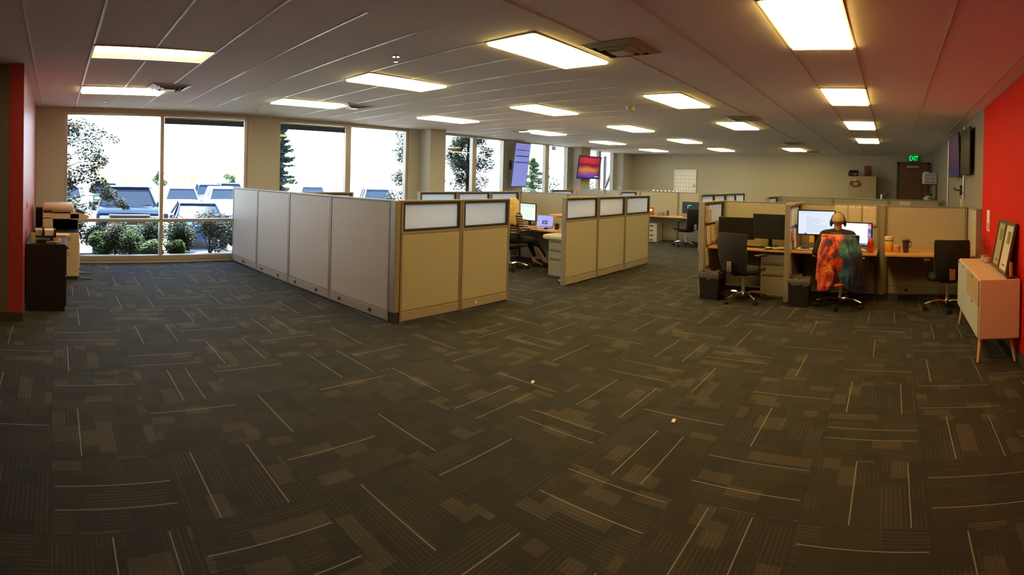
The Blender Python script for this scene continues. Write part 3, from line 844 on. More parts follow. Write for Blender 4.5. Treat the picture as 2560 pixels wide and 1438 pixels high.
monitor(-6.86, 8.42, 1.0, 0.50, 0.36, -0.18, 'monitor with pale green page beside the blonde woman', screen_mat('screen_web', 'web', .5, .36, .78))
monitor(-5.43, 13.66, 0.985, 0.52, 0.32, -0.1, 'far dark monitor with a green glint', screen_mat('screen_glint', 'glint', .52, .32, 1.0))
# wall screens hanging at the window piers
def wall_tv(x, y, z, w, h, rz, tilt, label, m, group='hanging television screens', arm=0.2):
    o = monitor(x, y, z, w, h, rz, label, m, stand=False, tilt=tilt, name='television', cat='television', depth=0.06, bez=0.022, group=group)
    MB().box(-.10, .10, .06, .075, -.15, .15).box(-.03, .03, .07, arm, -.04, .04).box(-.06, .06, arm-.01, arm, -.12, .12).build('wall_bracket', M['dark_trim'], o)
    return o
wall_tv(-9.22, 10.98, 2.04, 0.66, 1.20, PI/2+0.02, 0.12, 'tall portrait television with blue table on the window pier', screen_mat('screen_chart', 'chart', .66, 1.2, .85), arm=0.36)
wall_tv(-8.98, 14.02, 2.07, 1.10, 0.72, PI/2-0.12, 0.14, 'television with red sunset picture hanging on the column', screen_mat('screen_sunset', 'sunset', 1.1, .72, .9), arm=0.25)
wall_tv(1.15, 10.1, 2.31, 1.25, 0.80, -PI/2+.03, 0.04, 'dim purple television on the concrete wall, angled to the room', screen_mat('screen_purple', 'purple', 1.25, .8, .38), arm=0.12)
wall_tv(1.18, 8.75, 2.30, 0.95, 0.76, -PI/2+.02, 0.0, 'dark switched-off television nearest on the concrete wall', None, arm=0.09)

# laptop
o = empty('laptop', (-6.30, 8.26, 0.73), 0.28, 'open laptop with blue screen on the woman\'s desk', 'laptop')
MB().box(-.17, .17, -.22, .0, 0, .018, bev=.004).build('keyboard_base', M['steel'], o)
Tl = Matrix.Translation((0, .0, .018)) @ Matrix.Rotation(-0.25, 4, 'X')
MB().box(-.17, .17, 0, .008, 0, .225, M=Tl, bev=.003).build('lid', M['steel'], o)
ls = MB().box(-.16, .16, -.002, .0005, -.1, .1).build('screen', screen_mat('screen_laptop', 'laptop', .32, .2, 1.0), o)
ls.matrix_local = Tl @ Matrix.Translation((0, 0, .115))

# ------------------------------------------------------------------ desk clutter
def simple(name, mb, m, loc, label, cat, rz=0.0, group=None, smooth=False, bevel=0.0):
    o = mb.build(name, m, None, smooth=smooth, bevel=bevel)
    o.location = loc; o.rotation_euler = (0, 0, rz)
    return tag(o, label, cat, group)
def paper_lines(name, col=(.74, .68, .55), ink=(.25, .22, .18), rows=30, size=.28, ax=2):
    m, t, b, out = nt(name); g = G(t)
    tc = g.sep(g.n('ShaderNodeTexCoord').outputs['Object'])
    v = g.m('MULTIPLY', g.m('ADD', tc[ax], 5), rows/size)
    row = g.m('FLOOR', v)
    wd = g.noise(g.xyz(g.m('MULTIPLY', g.m('ADD', tc[0], tc[1] if ax == 2 else 0.0), 90), g.m('MULTIPLY', row, 3.3)), 1.0, 1)
    f = g.m('MULTIPLY', g.m('LESS_THAN', g.m('FRACT', v), .45), g.m('GREATER_THAN', wd, .45))
    g.put(b.inputs['Base Color'], g.mix(g.m('MULTIPLY', f, .24), col, ink)); b.inputs['Roughness'].default_value = .8
    return m
M['sheet'] = paper_lines('printed_sheet')
M['pink_sheet'] = paper_lines('pink_printed_sheet', (.70, .42, .28), (.4, .2, .12))
def pinned(x, y, z, w, h, normal, label, group, m=None, curl=0.0, pin=True):
    """thin sheet on a panel; normal '-Y' or '+X'"""
    o = empty('pinned_sheet', (x, y, z), 0 if normal == '-Y' else PI/2, label, 'paper', group)
    b = MB(); n = 6
    def fn(u, v):
        return (-w/2+w*u, -0.003-curl*(1-v)**2*abs(math.sin(2.2*u+.4)), -h/2+h*v)
    b.grid(fn, n, n)
    b.build('sheet', m or M['sheet'], o, solid=0.0008, smooth=True)
    if pin: MB().sph((0, -.008, h/2-.012), .006, seg=8).build('push_pin', M['dark_trim'], o)
    return o
gp = 'sheets pinned behind the man in the cap'
pinned(-0.80, KY-.0385, 1.235, .215, .30, '-Y', 'leftmost of three pinned sheets, partly behind the man\'s headphones', gp, curl=.01)
pinned(-0.578, KY-.0385, 1.235, .215, .295, '-Y', 'middle of three sheets pinned behind the man', gp, curl=.008)
pinned(-0.345, KY-.0385, 1.22, .22, .32, '-Y', 'rightmost of three sheets pinned behind the man', gp, curl=.02)
gq = 'sheets on the left side panel of the first desk'
xs = -2.76+.0385
pinned(xs-.03, 7.585, 1.215, .20, .29, '+X', 'sheet with yellow highlight on the frosted pane of first desk', gq, m=None)
pinned(xs-.026, 7.72, 1.16, .16, .22, '+X', 'smaller handwritten sheet beside the highlighted one', gq)
pinned(xs, 7.60, .89, .18, .28, '+X', 'upper left curled sheet below the frosted pane of the first desk', gq, curl=.03)
pinned(xs, 7.80, .90, .18, .28, '+X', 'middle curled sheet below the frosted pane of the first desk', gq, curl=.04)
pinned(xs, 8.02, .93, .19, .27, '+X', 'sheet with dark header furthest back on the first side panel', gq, curl=.01)
pinned(xs, 7.59, .56, .18, .29, '+X', 'lowest sheet on the side panel above the waste bin', gq, curl=.01)
xs2 = -1.475+.0385
gr = 'sheets on the side panel left of the man'
pinned(xs2-.03, 7.60, 1.20, .20, .33, '+X', 'pink printed sheet on the frosted pane left of the man', gr, m=M['pink_sheet'], curl=.01)
pinned(xs2, 7.66, .93, .12, .13, '+X', 'bright coral note on the side panel left of the man', gr, m=mat('coral_note', (.9, .12, .06), .7), curl=.03)
pinned(xs2, 7.82, .88, .20, .30, '+X', 'curled cream sheet under the coral note', gr, curl=.03)
hl = MB().box(-.02, .0, -.0012, 0, -.08, .06).box(-.055, -.03, -.0012, 0, -.03, .03)
simple('highlighter_mark', hl, mat('yellow_ink', (.45, .42, .05), .7), (xs-.0255, 7.585, 1.24), 'yellow highlighted block on the sheet on the frosted pane', 'paper', PI/2)

def jar(x, y, z, r, h, body, lid, label, cat='jar', band=None, group=None, name='jar'):
    o = empty(name, (x, y, z), 0, label, cat, group)
    MB().lathe([(r*.94, 0), (r, .006), (r, h*.80), (r*.9, h*.84)]).build('body', body, o, smooth=True)
    MB().lathe([(r*.95, h*.80), (r*.99, h*.83), (r*.99, h*.98), (r*.93, h)]).build('lid', lid, o, smooth=True)
    if band: MB().lathe([(r*1.006, h*.70), (r*1.008, h*.71), (r*1.008, h*.77), (r*1.006, h*.78)]).build('band', band, o, smooth=True)
    return o
def two_tone(name, a, c, z, soft=.2):
    m, t, b, out = nt(name); g = G(t)
    tc = g.sep(g.n('ShaderNodeTexCoord').outputs['Object'])
    f = g.m('ADD', g.m('DIVIDE', g.m('SUBTRACT', tc[2], z), soft), g.noise(g.n('ShaderNodeTexCoord').outputs['Object'], 18.0, 2), clamp=True)
    g.put(b.inputs['Base Color'], g.mix(f, a, c)); b.inputs['Roughness'].default_value = .35
    return m
jar(-.035, 7.92, .73, .066, .225, two_tone('orange_jar', (.85, .28, .03), (.85, .50, .06), .05, .1), M['white_plastic'], 'tall orange and yellow jar with white lid right of the grey post', band=mat('teal_band', (.05, .3, .25), .4))
jar(.085, 7.86, .73, .048, .105, two_tone('small_jar', (.55, .42, .15), (.85, .25, .08), .05, .05), mat('pink_lid', (.75, .5, .42), .4), 'small jar with pale lid beside the tall orange jar')
o = empty('travel_mug', (.215, 7.84, .73), 0, 'dark brown travel mug on the desk by the red wall', 'mug')
MB().lathe([(.036, 0), (.04, .01), (.045, .10), (.056, .17), (.056, .185)]).build('body', mat('mug_brown', (.05, .028, .02), .35), o, smooth=True)
MB().lathe([(.058, .185), (.058, .20), (.05, .208), (.02, .21)]).build('lid', M['steel'], o, smooth=True)
MB().tube([(.05, 0, .17), (.075, 0, .15), (.078, 0, .10), (.042, 0, .07)], .007).build('handle', mat('mug_handle', (.05, .028, .02), .35), o, smooth=True)
o = empty('water_bottle', (-.30, 7.72, .73), 0, 'red orange plastic water bottle beside the white monitor', 'bottle')
rb = mat('red_bottle', (.80, .07, .03), .18, trans=.35)
MB().lathe([(.044, 0), (.048, .01), (.048, .06), (.045, .065), (.048, .07), (.048, .15), (.042, .165), (.038, .17)]).build('body', rb, o, smooth=True)
MB().lathe([(.041, .168), (.041, .195), (.034, .205)]).build('cap', mat('red_cap', (.8, .18, .12), .4), o, smooth=True)
simple('banana', MB().tube([(0, 0, .02), (.05, .02, .028), (.10, .02, .03), (.15, 0, .022), (.17, -.02, .02)], [.006, .018, .02, .016, .005], 8), mat('banana_skin', (.85, .6, .04), .5), (-.52, 7.80, .73), 'yellow banana on desk between jacket and red bottle', 'fruit', -.3, smooth=True)
simple('desk_box', MB().box(-.07, .07, -.04, .04, 0, .035, bev=.003), mat('grey_card', (.45, .42, .32), .6), (-.42, 7.68, .73), 'small pale box in front of the banana', 'box')
# left side of the man's desk
o = empty('closed_laptop', (-1.22, 7.735, .73), .04, 'closed laptop with papers on top on the man\'s desk', 'laptop')
MB().box(-.17, .17, -.12, .12, 0, .022, bev=.005).build('laptop_body', M['steel'], o)
MB().box(-.15, .13, -.10, .11, .023, .028).box(.0, .15, -.11, .04, .029, .033).build('papers', M['sheet'], o)
MB().box(-.10, .03, -.07, .04, .029, .06, bev=.012).build('pouch', mat('olive_pouch', (.09, .085, .05), .8), o)
simple('sticky_note', MB().grid(lambda u, v: (-.035+.07*u, -.012*(1-v)**2, -.10+.10*v), 3, 4), mat('yellow_note', (.80, .55, .12), .7), (-1.19, 7.915, .932), 'yellow sticky note hanging under the document monitor', 'sticky note')
simple('charging_cable', MB().tube([(-.2, .05, .005), (-.1, .0, .005), (.0, .03, .005), (.08, -.02, .005), (.15, .02, .005)], .004), M['dark_trim'], (-.86, 7.75, .7305), 'thin dark cable curling below the document monitor', 'cable', smooth=True)
# first desk
def keyboard(x, y, z, rz, label, m):
    o = empty('keyboard', (x, y, z), rz, label, 'keyboard')
    MB().box(-.21, .21, -.065, .065, 0, .016, bev=.004).build('base', m, o)
    k = MB()
    for j in range(5):
        for i in range(14):
            k.box(-.198+i*.0285, -.198+i*.0285+.024, -.056+j*.0225, -.056+j*.0225+.019, .016, .021)
    k.build('keys', m, o)
    return o
keyboard(-2.04, 7.74, .73, -.1, 'black keyboard on the first desk between chair and mouse', M['black_plastic'])
def mouse(x, y, z, rz, label, m):
    return simple('computer_mouse', MB().sph((0, 0, .012), .032, (1, 1.7, .62), 14), m, (x, y, z+.004), label, 'mouse', rz, smooth=True)
mouse(-1.76, 7.70, .73, 0, 'black computer mouse on the first desk', M['black_plastic'])
o = empty('toy_truck', (-2.53, 7.74, .73), .5, 'small dark red wooden toy truck with tissue on the first desk', 'toy')
MB().box(-.10, .10, -.06, .06, .03, .09, bev=.01).box(-.10, -.02, -.055, .055, .09, .13, bev=.015).build('body', mat('dark_red_wood', (.11, .03, .02), .4), o)
for sx in (-.06, .06): MB().cyl((sx, 0, .025), .025, .14, 14, axis='Y').build('wheels', M['black_plastic'], o, smooth=True)
MB().sph((.03, 0, .11), .05, (1, .8, .7), 10).build('tissue', M['paper'], o, smooth=True)
o = empty('desk_cup', (-1.90, 7.91, .73), 0, 'pale frosted cup in front of the right switched-off monitor', 'cup')
MB().lathe([(.04, 0), (.048, .11), (.044, .11), (.037, .008)]).build('body', mat('pale_cup', (.40, .38, .24), .3, trans=.3), o, smooth=True)
simple('open_notebook', MB().grid(lambda u, v: (-.17+.34*u, -.10+.2*v, .012+.014*abs(math.sin(u*PI*2))**.6), 16, 2), M['sheet'], (-1.68, 7.66, .73), 'open notebook at the right end of the first desk', 'notebook', .1, smooth=True)
# woman's desk
keyboard(-6.62, 8.02, .73, -.15, 'pale keyboard in front of the green page monitor', M['white_plastic'])
mouse(-6.08, 8.02, .73, -.4, 'dark computer mouse below the laptop', M['black_plastic'])
o = empty('coffee_mug', (-5.93, 8.16, .73), 0, 'dark coffee mug right of the laptop', 'mug')
MB().lathe([(.038, 0), (.04, .005), (.041, .11), (.037, .11), (.035, .01)]).build('body', mat('dark_mug', (.03, .02, .018), .3), o, smooth=True)
MB().tube([(.04, 0, .09), (.065, 0, .08), (.065, 0, .04), (.04, 0, .03)], .006).build('handle', mat('dark_mug_handle', (.03, .02, .018), .3), o, smooth=True)
simple('folded_earphones', MB().tube([(0.03*math.cos(t*.8), .022*math.sin(t*.8), .004+.001*t) for t in range(14)], .003, 6), M['white_plastic'], (-6.04, 8.30, .73), 'white tangled earphones between laptop and mug', 'earphones', smooth=True)
# far desk
def file_box(z, label):
    o = empty('file_box', (-6.50, 13.62, z), .04, label, 'box', 'white file boxes stacked under the far desk')
    MB().box(-.16, .16, -.2, .2, 0, .095, bev=.003).build('body', M['white_plastic'], o)
    MB().box(-.165, .165, -.205, .205, .088, .128, bev=.003).build('lid', M['white_plastic'], o)
    MB().box(-.05, .05, -.203, -.199, .035, .065, bev=.001).build('hand_hole', M['dark_trim'], o)
for k, n_ in enumerate(('bottom white file box of the stack under the far desk', 'second white file box from the bottom of the stack', 'third white file box from the bottom of the stack', 'topmost white file box under the far desk')):
    file_box(k*.129, n_)
o = empty('photo_cube', (-6.62, 13.62, .73), 0, 'orange photo frame with lit picture on the far desk', 'photo frame')
MB().box(-.08, .08, -.02, .02, .07, .22, bev=.008).box(-.09, .09, -.05, .05, 0, .07, bev=.01).build('frame', mat('orange_plastic', (.45, .12, .03), .5), o)
MB().box(-.05, .05, -.0225, -.0205, .11, .18).build('picture', mat('picture_glow', (.9, .7, .45), .4, emit=(1, .7, .4), es=.5), o)
simple('food_container', MB().box(-.10, .10, -.06, .06, 0, .09, bev=.012), mat('clear_container', (.5, .48, .38), .3, trans=.5), (-6.33, 13.66, .73), 'clear plastic container between photo frame and blue cup', 'container')
jar(-6.10, 13.63, .73, .04, .15, mat('blue_cup', (.05, .10, .25), .4), mat('blue_lid', (.06, .12, .3), .4), 'blue tumbler on the far desk', cat='cup', name='tumbler')
simple('far_papers', MB().box(-.13, .13, -.09, .09, 0, .012).box(.15, .36, -.05, .08, 0, .02), M['sheet'], (-5.93, 13.52, .73), 'loose papers spread left of the far dark monitor', 'paper')

# award-like glass cones standing on the panel tops
gm_ = glass_material('clear_acrylic', (.96, .97, .97)); 
tips = mat('acrylic_tip', (.9, .88, .8), .15, emit=(1, .9, .7), es=.0)
def glassrow(pts, label, group):
    first = None
    for k, (x, y, h) in enumerate(pts):
        if first is None:
            o = empty('glass_bud_vase', (x, y, PT), 0)
            MB().lathe([(.042, 0), (.048, .012), (.042, .04), (.022, .07), (.010, .12), (.006, .17), (.004, .2)], seg=14).build('vase', gm_, o, smooth=True)
            MB().lathe([(.030, .003), (.036, .012), (.026, .04)], seg=12).build('water', M['chrome'], o, smooth=True)  # chrome core added to make the vase look brighter
            first = o
        else:
            o = copy_tree(first)
        o.location = (x, y, PT); o.scale = (h, h, h)
        tag(o, label, 'vase', group)
glassrow([(-6.72+.125*k, 13.98, s) for k, s in enumerate((1.2, .9, .9, 1.0, .9, .95, .85))], 'small clear glass vase standing on the far panel left of whiteboard', 'clear vases below the whiteboard')
glassrow([(-8.78+.13*k, 13.98, s) for k, s in enumerate((.9, .95, .9, .85))], 'small clear glass vase on the far panel below the sunset television', 'clear vases below the sunset television')
simple('plastic_cup_dispenser', MB().box(-.08, .08, -.03, .03, 0, .12, bev=.01), mat('clear_box', (.55, .55, .52), .2, trans=.5), (-7.85, 13.98, PT+.001), 'small clear box on the far panel by the window', 'box')
simple('coral_figure', MB().lathe([(.02, 0), (.03, .03), (.022, .06), (.03, .09), (.012, .13)], seg=12), mat('coral_plastic', (.7, .22, .12), .5), (-5.98, 8.86, PT), 'small coral figurine on the panel behind the laptop', 'figurine', smooth=True)
# thing on the row behind the man
o = empty('desk_phone', (-.12, 12.7, PT), 0, 'grey gadget with green lights on the panel behind the man', 'gadget')
MB().prism([(-.12, 0), (.0, 0), (.05, .14), (-.06, .16)], -.03, .03, 'XZ').build('body', M['dark_trim'], o)
MB().box(-.16, -.13, -.02, .02, 0, .11, bev=.004).build('light_bar', mat('green_led', (.05, .05, .05), .3, emit=(.5, 1, .7), es=.35), o)
simple('white_card', MB().box(-.13, .13, -.0405, -.0395, -.09, .09), M['paper'], (.30, 12.7, 1.27), 'blank white card on the low panel behind the man', 'paper')
simple('green_card', MB().box(-.06, .06, -.0405, -.0395, -.08, .08), mat('green_card', (.10, .25, .08), .6), (1.15, 12.7, 1.28), 'small green card at the right end of the low panel', 'paper')
simple('pencil_tray', MB().tube([(-.02, -.5, .012), (0, 0, .012), (.06, .5, .012)], .009), M['white_plastic'], (-1.47, 7.95, PT), 'white rod lying on top of the side panel left of the man', 'rod', smooth=True)

# floor bits
for (x, y, rz, l) in ((-2.712, 3.448, .5, 'small white scrap on the carpet left of the other scrap'), (-1.459, 3.452, .2, 'small white scrap on the carpet nearer the camera')):
    simple('paper_scrap', MB().box(-.012, .012, -.028, .028, 0, .003), M['paper'], (x, y, .002), l, 'scrap', rz, group='white scraps on the carpet')
for k, (x, y, l) in enumerate(((-5.02, 7.16, 'left dark shoe with white sole by the panel edge at the opening'), (-4.93, 7.22, 'right dark shoe with white sole by the panel edge at the opening'))):
    o = empty('shoe', (x, y, 0), 1.3, l, 'shoe', 'pair of shoes at the opening')
    MB().box(-.04, .04, -.12, .12, 0, .018, bev=.008).build('sole', M['white_plastic'], o)
    MB().sph((0, .03, .035), .05, (.72, 1.7, .55), 12).build('upper', M['black_fabric'], o, smooth=True)

# ------------------------------------------------------------------ sideboard with things on it
SBZ = 0.81
o = empty('sideboard', (1.05, 5.86, 0), 0, 'white sideboard on tapered wooden legs against the red wall', 'sideboard')
wp = mat('white_lacquer', (.78, .58, .42), .35, var=.02); wf = mat('white_drawer_front', (.60, .64, .58), .35, var=.02)
hx, hy = .19, .79
MB().box(-hx, hx+.02, -hy, hy, .24, SBZ, bev=.006).build('carcass', wp, o)
for (y0, y1, z0, z1, dm_, nm_) in ((.40, hy-.012, .25, .795, wf, 'door'), (.006, .397, .25, .795, wf, 'door'), (-hy+.012, .002, .545, .795, mat('raw_wood_front', (.50, .36, .20), .6), 'drawer'), (-hy+.012, .002, .25, .542, wf, 'drawer')):
    dd = MB().box(-hx-.016, -hx-.0005, y0, y1, z0, z1, bev=.0015).build(nm_, dm_, o)
    yc = (y0+y1)/2 if nm_ == 'drawer' else y1-.1
    MB().box(-hx-.018, -hx-.0155, yc-.05, yc+.05, z1-.022, z1-.006).build('finger_slot', M['dark_trim'], dd)
for sx in (-1, 1):
    for sy in (-1, 1):
        MB().tube([(sx*(hx-.04), sy*(hy-.12), .245), (sx*(hx-.005), sy*(hy-.055), 0.0)], [.026, .013], 12).build('leg', M['oak'], o, smooth=True)
MB().box(-hx+.02, hx-.02, -hy+.06, hy-.06, .215, .24).build('underframe', M['oak'], o)
def frame_pic(y0, y1, xb, xt, h, label, m):
    o = empty('certificate_frame', (0, 0, SBZ), 0, label, 'picture frame', 'certificates leaning on the red wall')
    ang = math.atan2(xt-xb, h)
    T_ = Matrix.Translation((xb, 0, 0.002)) @ Matrix.Rotation(ang, 4, 'Y')
    H = math.hypot(h, xt-xb); fw_ = .035
    f = MB()
    f.box(-.012, .012, y0, y1, 0, fw_, M=T_); f.box(-.012, .012, y0, y1, H-fw_, H, M=T_)
    f.box(-.012, .012, y0, y0+fw_, fw_, H-fw_, M=T_); f.box(-.012, .012, y1-fw_, y1, fw_, H-fw_, M=T_); f.box(.004, .011, y0+fw_, y1-fw_, fw_, H-fw_, M=T_)
    f.build('frame', mat('walnut_frame', (.10, .05, .025), .35), o)
    MB().box(.0, .003, y0+fw_, y1-fw_, fw_, H-fw_, M=T_).build('certificate', m, o)
    a = (y0+y1)/2
    MB().box(-.0015, -.0002, a-.08, a+.06, H*.58, H*.82, M=T_).build('print', mat('olive_print', (.22, .19, .07), .6), o)
    MB().box(-.0015, -.0002, a-.05, a+.08, H*.14, H*.18, M=T_).build('caption', mat('olive_print', (.22, .19, .07), .6), o)
    return o
frame_pic(5.68, 6.10, 1.165, 1.255, .53, 'framed certificate on the sideboard, the one nearer the vases', mat('cream_mat', (.48, .42, .26), .3))
frame_pic(5.24, 5.665, 1.15, 1.25, .53, 'framed certificate on the sideboard, the one nearest the camera', paper_lines('certificate_paper', (.70, .64, .48), (.4, .36, .25), 34, .4))
for k, (x, y, r, h, l) in enumerate(((1.15, 6.52, .05, .30, 'tall clear cylinder vase on the sideboard, farthest of three'), (1.14, 6.40, .055, .26, 'clear cylinder vase on the sideboard, middle of three'), (1.15, 6.26, .05, .20, 'short clear cylinder vase next to the picture frames'))):
    o = empty('glass_vase', (x, y, SBZ), 0, l, 'vase', 'clear vases on the sideboard')
    MB().lathe([(r, 0), (r, h), (r-.004, h), (r-.004, .008)], seg=24).build('glass', gm_, o, smooth=True)
    MB().lathe([(r-.006, .009), (r-.006, .06), (.01, .062)], seg=20).build('sand', mat('pale_sand', (.70, .48, .32), .7), o, smooth=True)
o = empty('desk_plaque', (1.18, 5.145, SBZ), 0, 'small dark wooden plaque with pale upright at sideboard end', 'plaque')
MB().box(-.05, .05, -.04, .04, 0, .022, bev=.004).build('base', mat('dark_wood', (.08, .035, .02), .4), o)
MB().box(-.012, .012, -.03, .03, .022, .16, bev=.004).build('upright', mat('copper_plate', (.55, .28, .2), .3, metal=.6), o)
o = empty('wall_notice', (RX-.002, 6.98, 1.27), 0, 'narrow cream notice taped to the red wall', 'notice')
MB().box(-.003, 0, -.10, .10, -.14, .14).build('sheet', M['paper'], o)
MB().box(-.0042, -.003, -.06, .02, -.12, -.03).build('picture', mat('brown_print', (.30, .16, .05), .6), o)

# ------------------------------------------------------------------ left: cabinet, copier, switch
o = empty('file_cabinet', (-6.86, -.115, 0), 0, 'black lateral file cabinet against the red wall on the left', 'cabinet')
bl = mat('black_metal', (.013, .013, .016), .42, var=.1)
MB().box(-.56, .56, -.235, .235, .0, .80, bev=.004).build('body', bl, o)
for k in range(2):
    d = MB().box(-.55, .55, .235, .25, .06+.37*k, .42+.37*k-.01, bev=.003).build('drawer', bl, o)
    MB().box(-.08, .08, .25, .285, .30+.37*k, .325+.37*k, bev=.004).build('handle', M['black_plastic'], d)
g4 = 'office supplies on the black cabinet'
def blockthing(name, dims, m, loc, label, cat, rz=0, group=g4):
    return simple(name, MB().box(-dims[0]/2, dims[0]/2, -dims[1]/2, dims[1]/2, 0, dims[2], bev=min(dims)*.12), m, loc, label, cat, rz, group)
o = empty('desk_organizer', (-6.78, -.14, .80), .05, 'black desk organizer full of small papers on the black cabinet', 'organizer')
MB().box(-.16, .16, -.14, .14, 0, .012).box(-.16, .16, -.14, -.13, 0, .13).box(-.16, .16, .13, .14, 0, .13).box(-.16, -.15, -.14, .14, 0, .13).box(.15, .16, -.14, .14, 0, .06).box(-.16, .15, -.02, -.01, 0, .12).build('tray', M['black_plastic'], o)
MB().box(-.14, .12, -.12, -.03, .013, .125).build('left_papers', mat('tan_papers', (.45, .38, .28), .8), o)
MB().box(-.14, .10, .0, .12, .013, .122).build('right_papers', M['paper'], o)
blockthing('staple_box', (.10, .16, .035), mat('brown_box', (.22, .15, .10), .6), (-6.55, -.20, .80), 'brown box in front of the organizer, left', 'box')
blockthing('black_tray', (.12, .14, .045), M['black_plastic'], (-6.44, -.14, .80), 'low black tray nearest the cabinet edge', 'tray')
o = empty('tape_roll', (-6.50, .02, .80), .3, 'yellow tape roll with red core on the cabinet', 'tape')
MB().lathe([(.03, 0), (.05, 0), (.05, .04), (.03, .04)]).build('tape', mat('yellow_tape', (.75, .50, .15), .4), o, smooth=True)
MB().lathe([(.022, .001), (.031, .001), (.031, .05), (.022, .05)]).build('core', mat('red_core', (.5, .04, .04), .4), o, smooth=True)
blockthing('cutter', (.05, .13, .025), M['steel'], (-6.37, -.05, .80), 'silver stapler at the front edge of the cabinet', 'stapler')
blockthing('folder', (.24, .22, .012), mat('yellow_folder', (.80, .52, .16), .6), (-7.2, .08, .80), 'yellow folder at the back of the black cabinet', 'folder')
blockthing('green_box', (.04, .05, .12), mat('lime_box', (.45, .48, .18), .6), (-6.40, -.27, .80), 'small lime box by the red wall on the cabinet', 'box')
# copier
CX, CY = -8.42, .085
o = empty('copier', (CX, CY, 0), 0, 'beige floor standing office copier beside the first window', 'copier')
cb = mat('copier_beige', (.64, .54, .40), .45, var=.02); cb2 = mat('copier_pinkish', (.70, .53, .43), .45, var=.02); cd_ = mat('copier_dark', (.05, .05, .05), .4)
b = MB(); b.box(-.30, .30, -.28, .28, .05, .72, bev=.012); b.box(-.30, .30, -.28, -.13, .72, .96, bev=.008); b.box(-.30, -.1, -.13, .28, .72, .96, bev=.008); b.box(-.30, .30, -.28, .28, .93, 1.02, bev=.01)
b.build('body', cb, o)
MB().box(-.12, .29, -.125, .27, .725, .74).box(-.11, -.10, -.12, .27, .74, .92).build('output_tray', cd_, o)
MB().box(-.29, .29, -.27, .20, 1.02, 1.055).build('scanner', cd_, o)
MB().box(-.30, .31, -.29, .19, 1.055, 1.16, bev=.035).build('document_feeder', cb2, o, smooth=True)
MB().box(.0, .315, -.14, .16, 1.045, 1.058).build('feeder_slot', M['pbase'], o)
MB().prism([(.14, 1.06), (.42, .985), (.43, .95), (.30, .92), (.14, .93)], -.24, .30, 'YZ').build('control_panel', cb, o)
MB().prism([(.22, 1.047), (.36, 1.01), (.37, 1.035), (.25, 1.085)], -.1, .24, 'YZ').build('display', cd_, o)
for k, z in enumerate((.44, .31, .18)):
    MB().box(-.27, .27, .281, .292, z, z+.118, bev=.003).box(.3003, .303, -.26, .27, z+.1185, z+.1215).build('paper_drawer', cb, o)
MB().box(.3005, .303, .10, .15, .60, .655).build('label_plate', mat('tan_label', (.40, .30, .18), .5), o)
MB().box(.3005, .304, -.05, .12, .405, .42, bev=.001).box(.3005, .304, -.03, .13, .375, .388, bev=.001).build('side_grip', mat('grip_brown', (.30, .22, .12), .5), o)
MB().box(.3005, .303, -.0, .012, .11, .18).build('vent_slots', cd_, o)
MB().box(-.28, .28, -.26, .26, .0, .05).build('plinth', cd_, o)
for s in (-.22, .24): MB().tube([(s, .26, .03), (s+.02, .38, .012), (s+.04, .50, .008)], [.014, .012, .006], 8).build('stabilizer_foot', M['chrome'], o, smooth=True)
o = empty('shredder', (-8.85, -.27, 0), 0, 'black speaker-like box between copier and red wall', 'box')
MB().box(-.08, .08, -.06, .06, 0, 1.06, bev=.01).build('case', M['black_plastic'], o)
o = empty('light_switch', (-6.62, YL, 1.24), 0, 'beige double light switch on the left red wall', 'light switch')
MB().box(-.055, .055, .0, .008, -.06, .06, bev=.002).build('plate', M['cream'], o)
for s in (-.023, .023): MB().box(s-.012, s+.012, .008, .018, -.025, .025, bev=.003).build('rocker', M['cream'], o)
# door and notice at the very left edge
dl = MB().box(XR-.07, XR-.02, -1.70, -.735, .02, 2.15, bev=.003).build('door_1', M['maple']); dl['kind'] = 'structure'
MB().box(XR-.08, XR+.012, -.745, -.70, 0, 2.2).box(XR-.08, XR+.012, -1.74, -1.695, 0, 2.2).box(XR-.08, XR+.012, -1.74, -.70, 2.15, 2.2).build('door_frame', M['dark_trim'], dl)
MB().tube([(XR-.02, -.80, 1.0), (XR+.03, -.80, 1.0), (XR+.03, -.90, 1.0)], .01).build('door_handle', M['steel'], dl, smooth=True)
wall_y('wall_left_header', XR-.10, XR, -1.75, -.72, M['grey_wall'], 2.2)

# ------------------------------------------------------------------ back of the office
bd = MB().box(.20, 1.14, DY-.045, DY-.012, .0, 2.46, bev=.003).build('door_2', M['door_wood']); bd['kind'] = 'structure'
MB().box(.13, .20, DY-.06, DY-.002, 0, 2.53).box(1.14, 1.21, DY-.06, DY-.002, 0, 2.53).box(.13, 1.21, DY-.06, DY-.002, 2.46, 2.53).build('door_frame', mat('brown_frame', (.10, .075, .05), .5), bd)
MB().box(.45, .85, DY-.10, DY-.045, 2.34, 2.40, bev=.005).build('door_closer', M['steel'], bd)
MB().box(.24, .27, DY-.09, DY-.045, 1.0, 1.04).build('door_handle', M['steel'], bd)
o = empty('exit_sign', (.67, DY-.10, 2.645), 0, 'lit green exit sign hanging above the brown door', 'sign')
MB().box(-.16, .16, .0, .04, -.10, .10, bev=.006).tube([(0, .02, .10), (0, .02, .16)], .01).build('housing', mat('sign_housing', (.10, .12, .09), .4), o)
et = text_mesh('EXIT', .20, 'letters', mat('exit_green', (.0, .3, .05), .4, emit=(.0, 1.0, .12), es=1.6), o, (0, -.002, -.002), (PI/2, 0, 0), .003); et.scale = (.72, 1.08, 1)
o = empty('whiteboard', (-7.19, DY, 1.72), 0, 'whiteboard with hand drawn grid on the back wall', 'whiteboard')
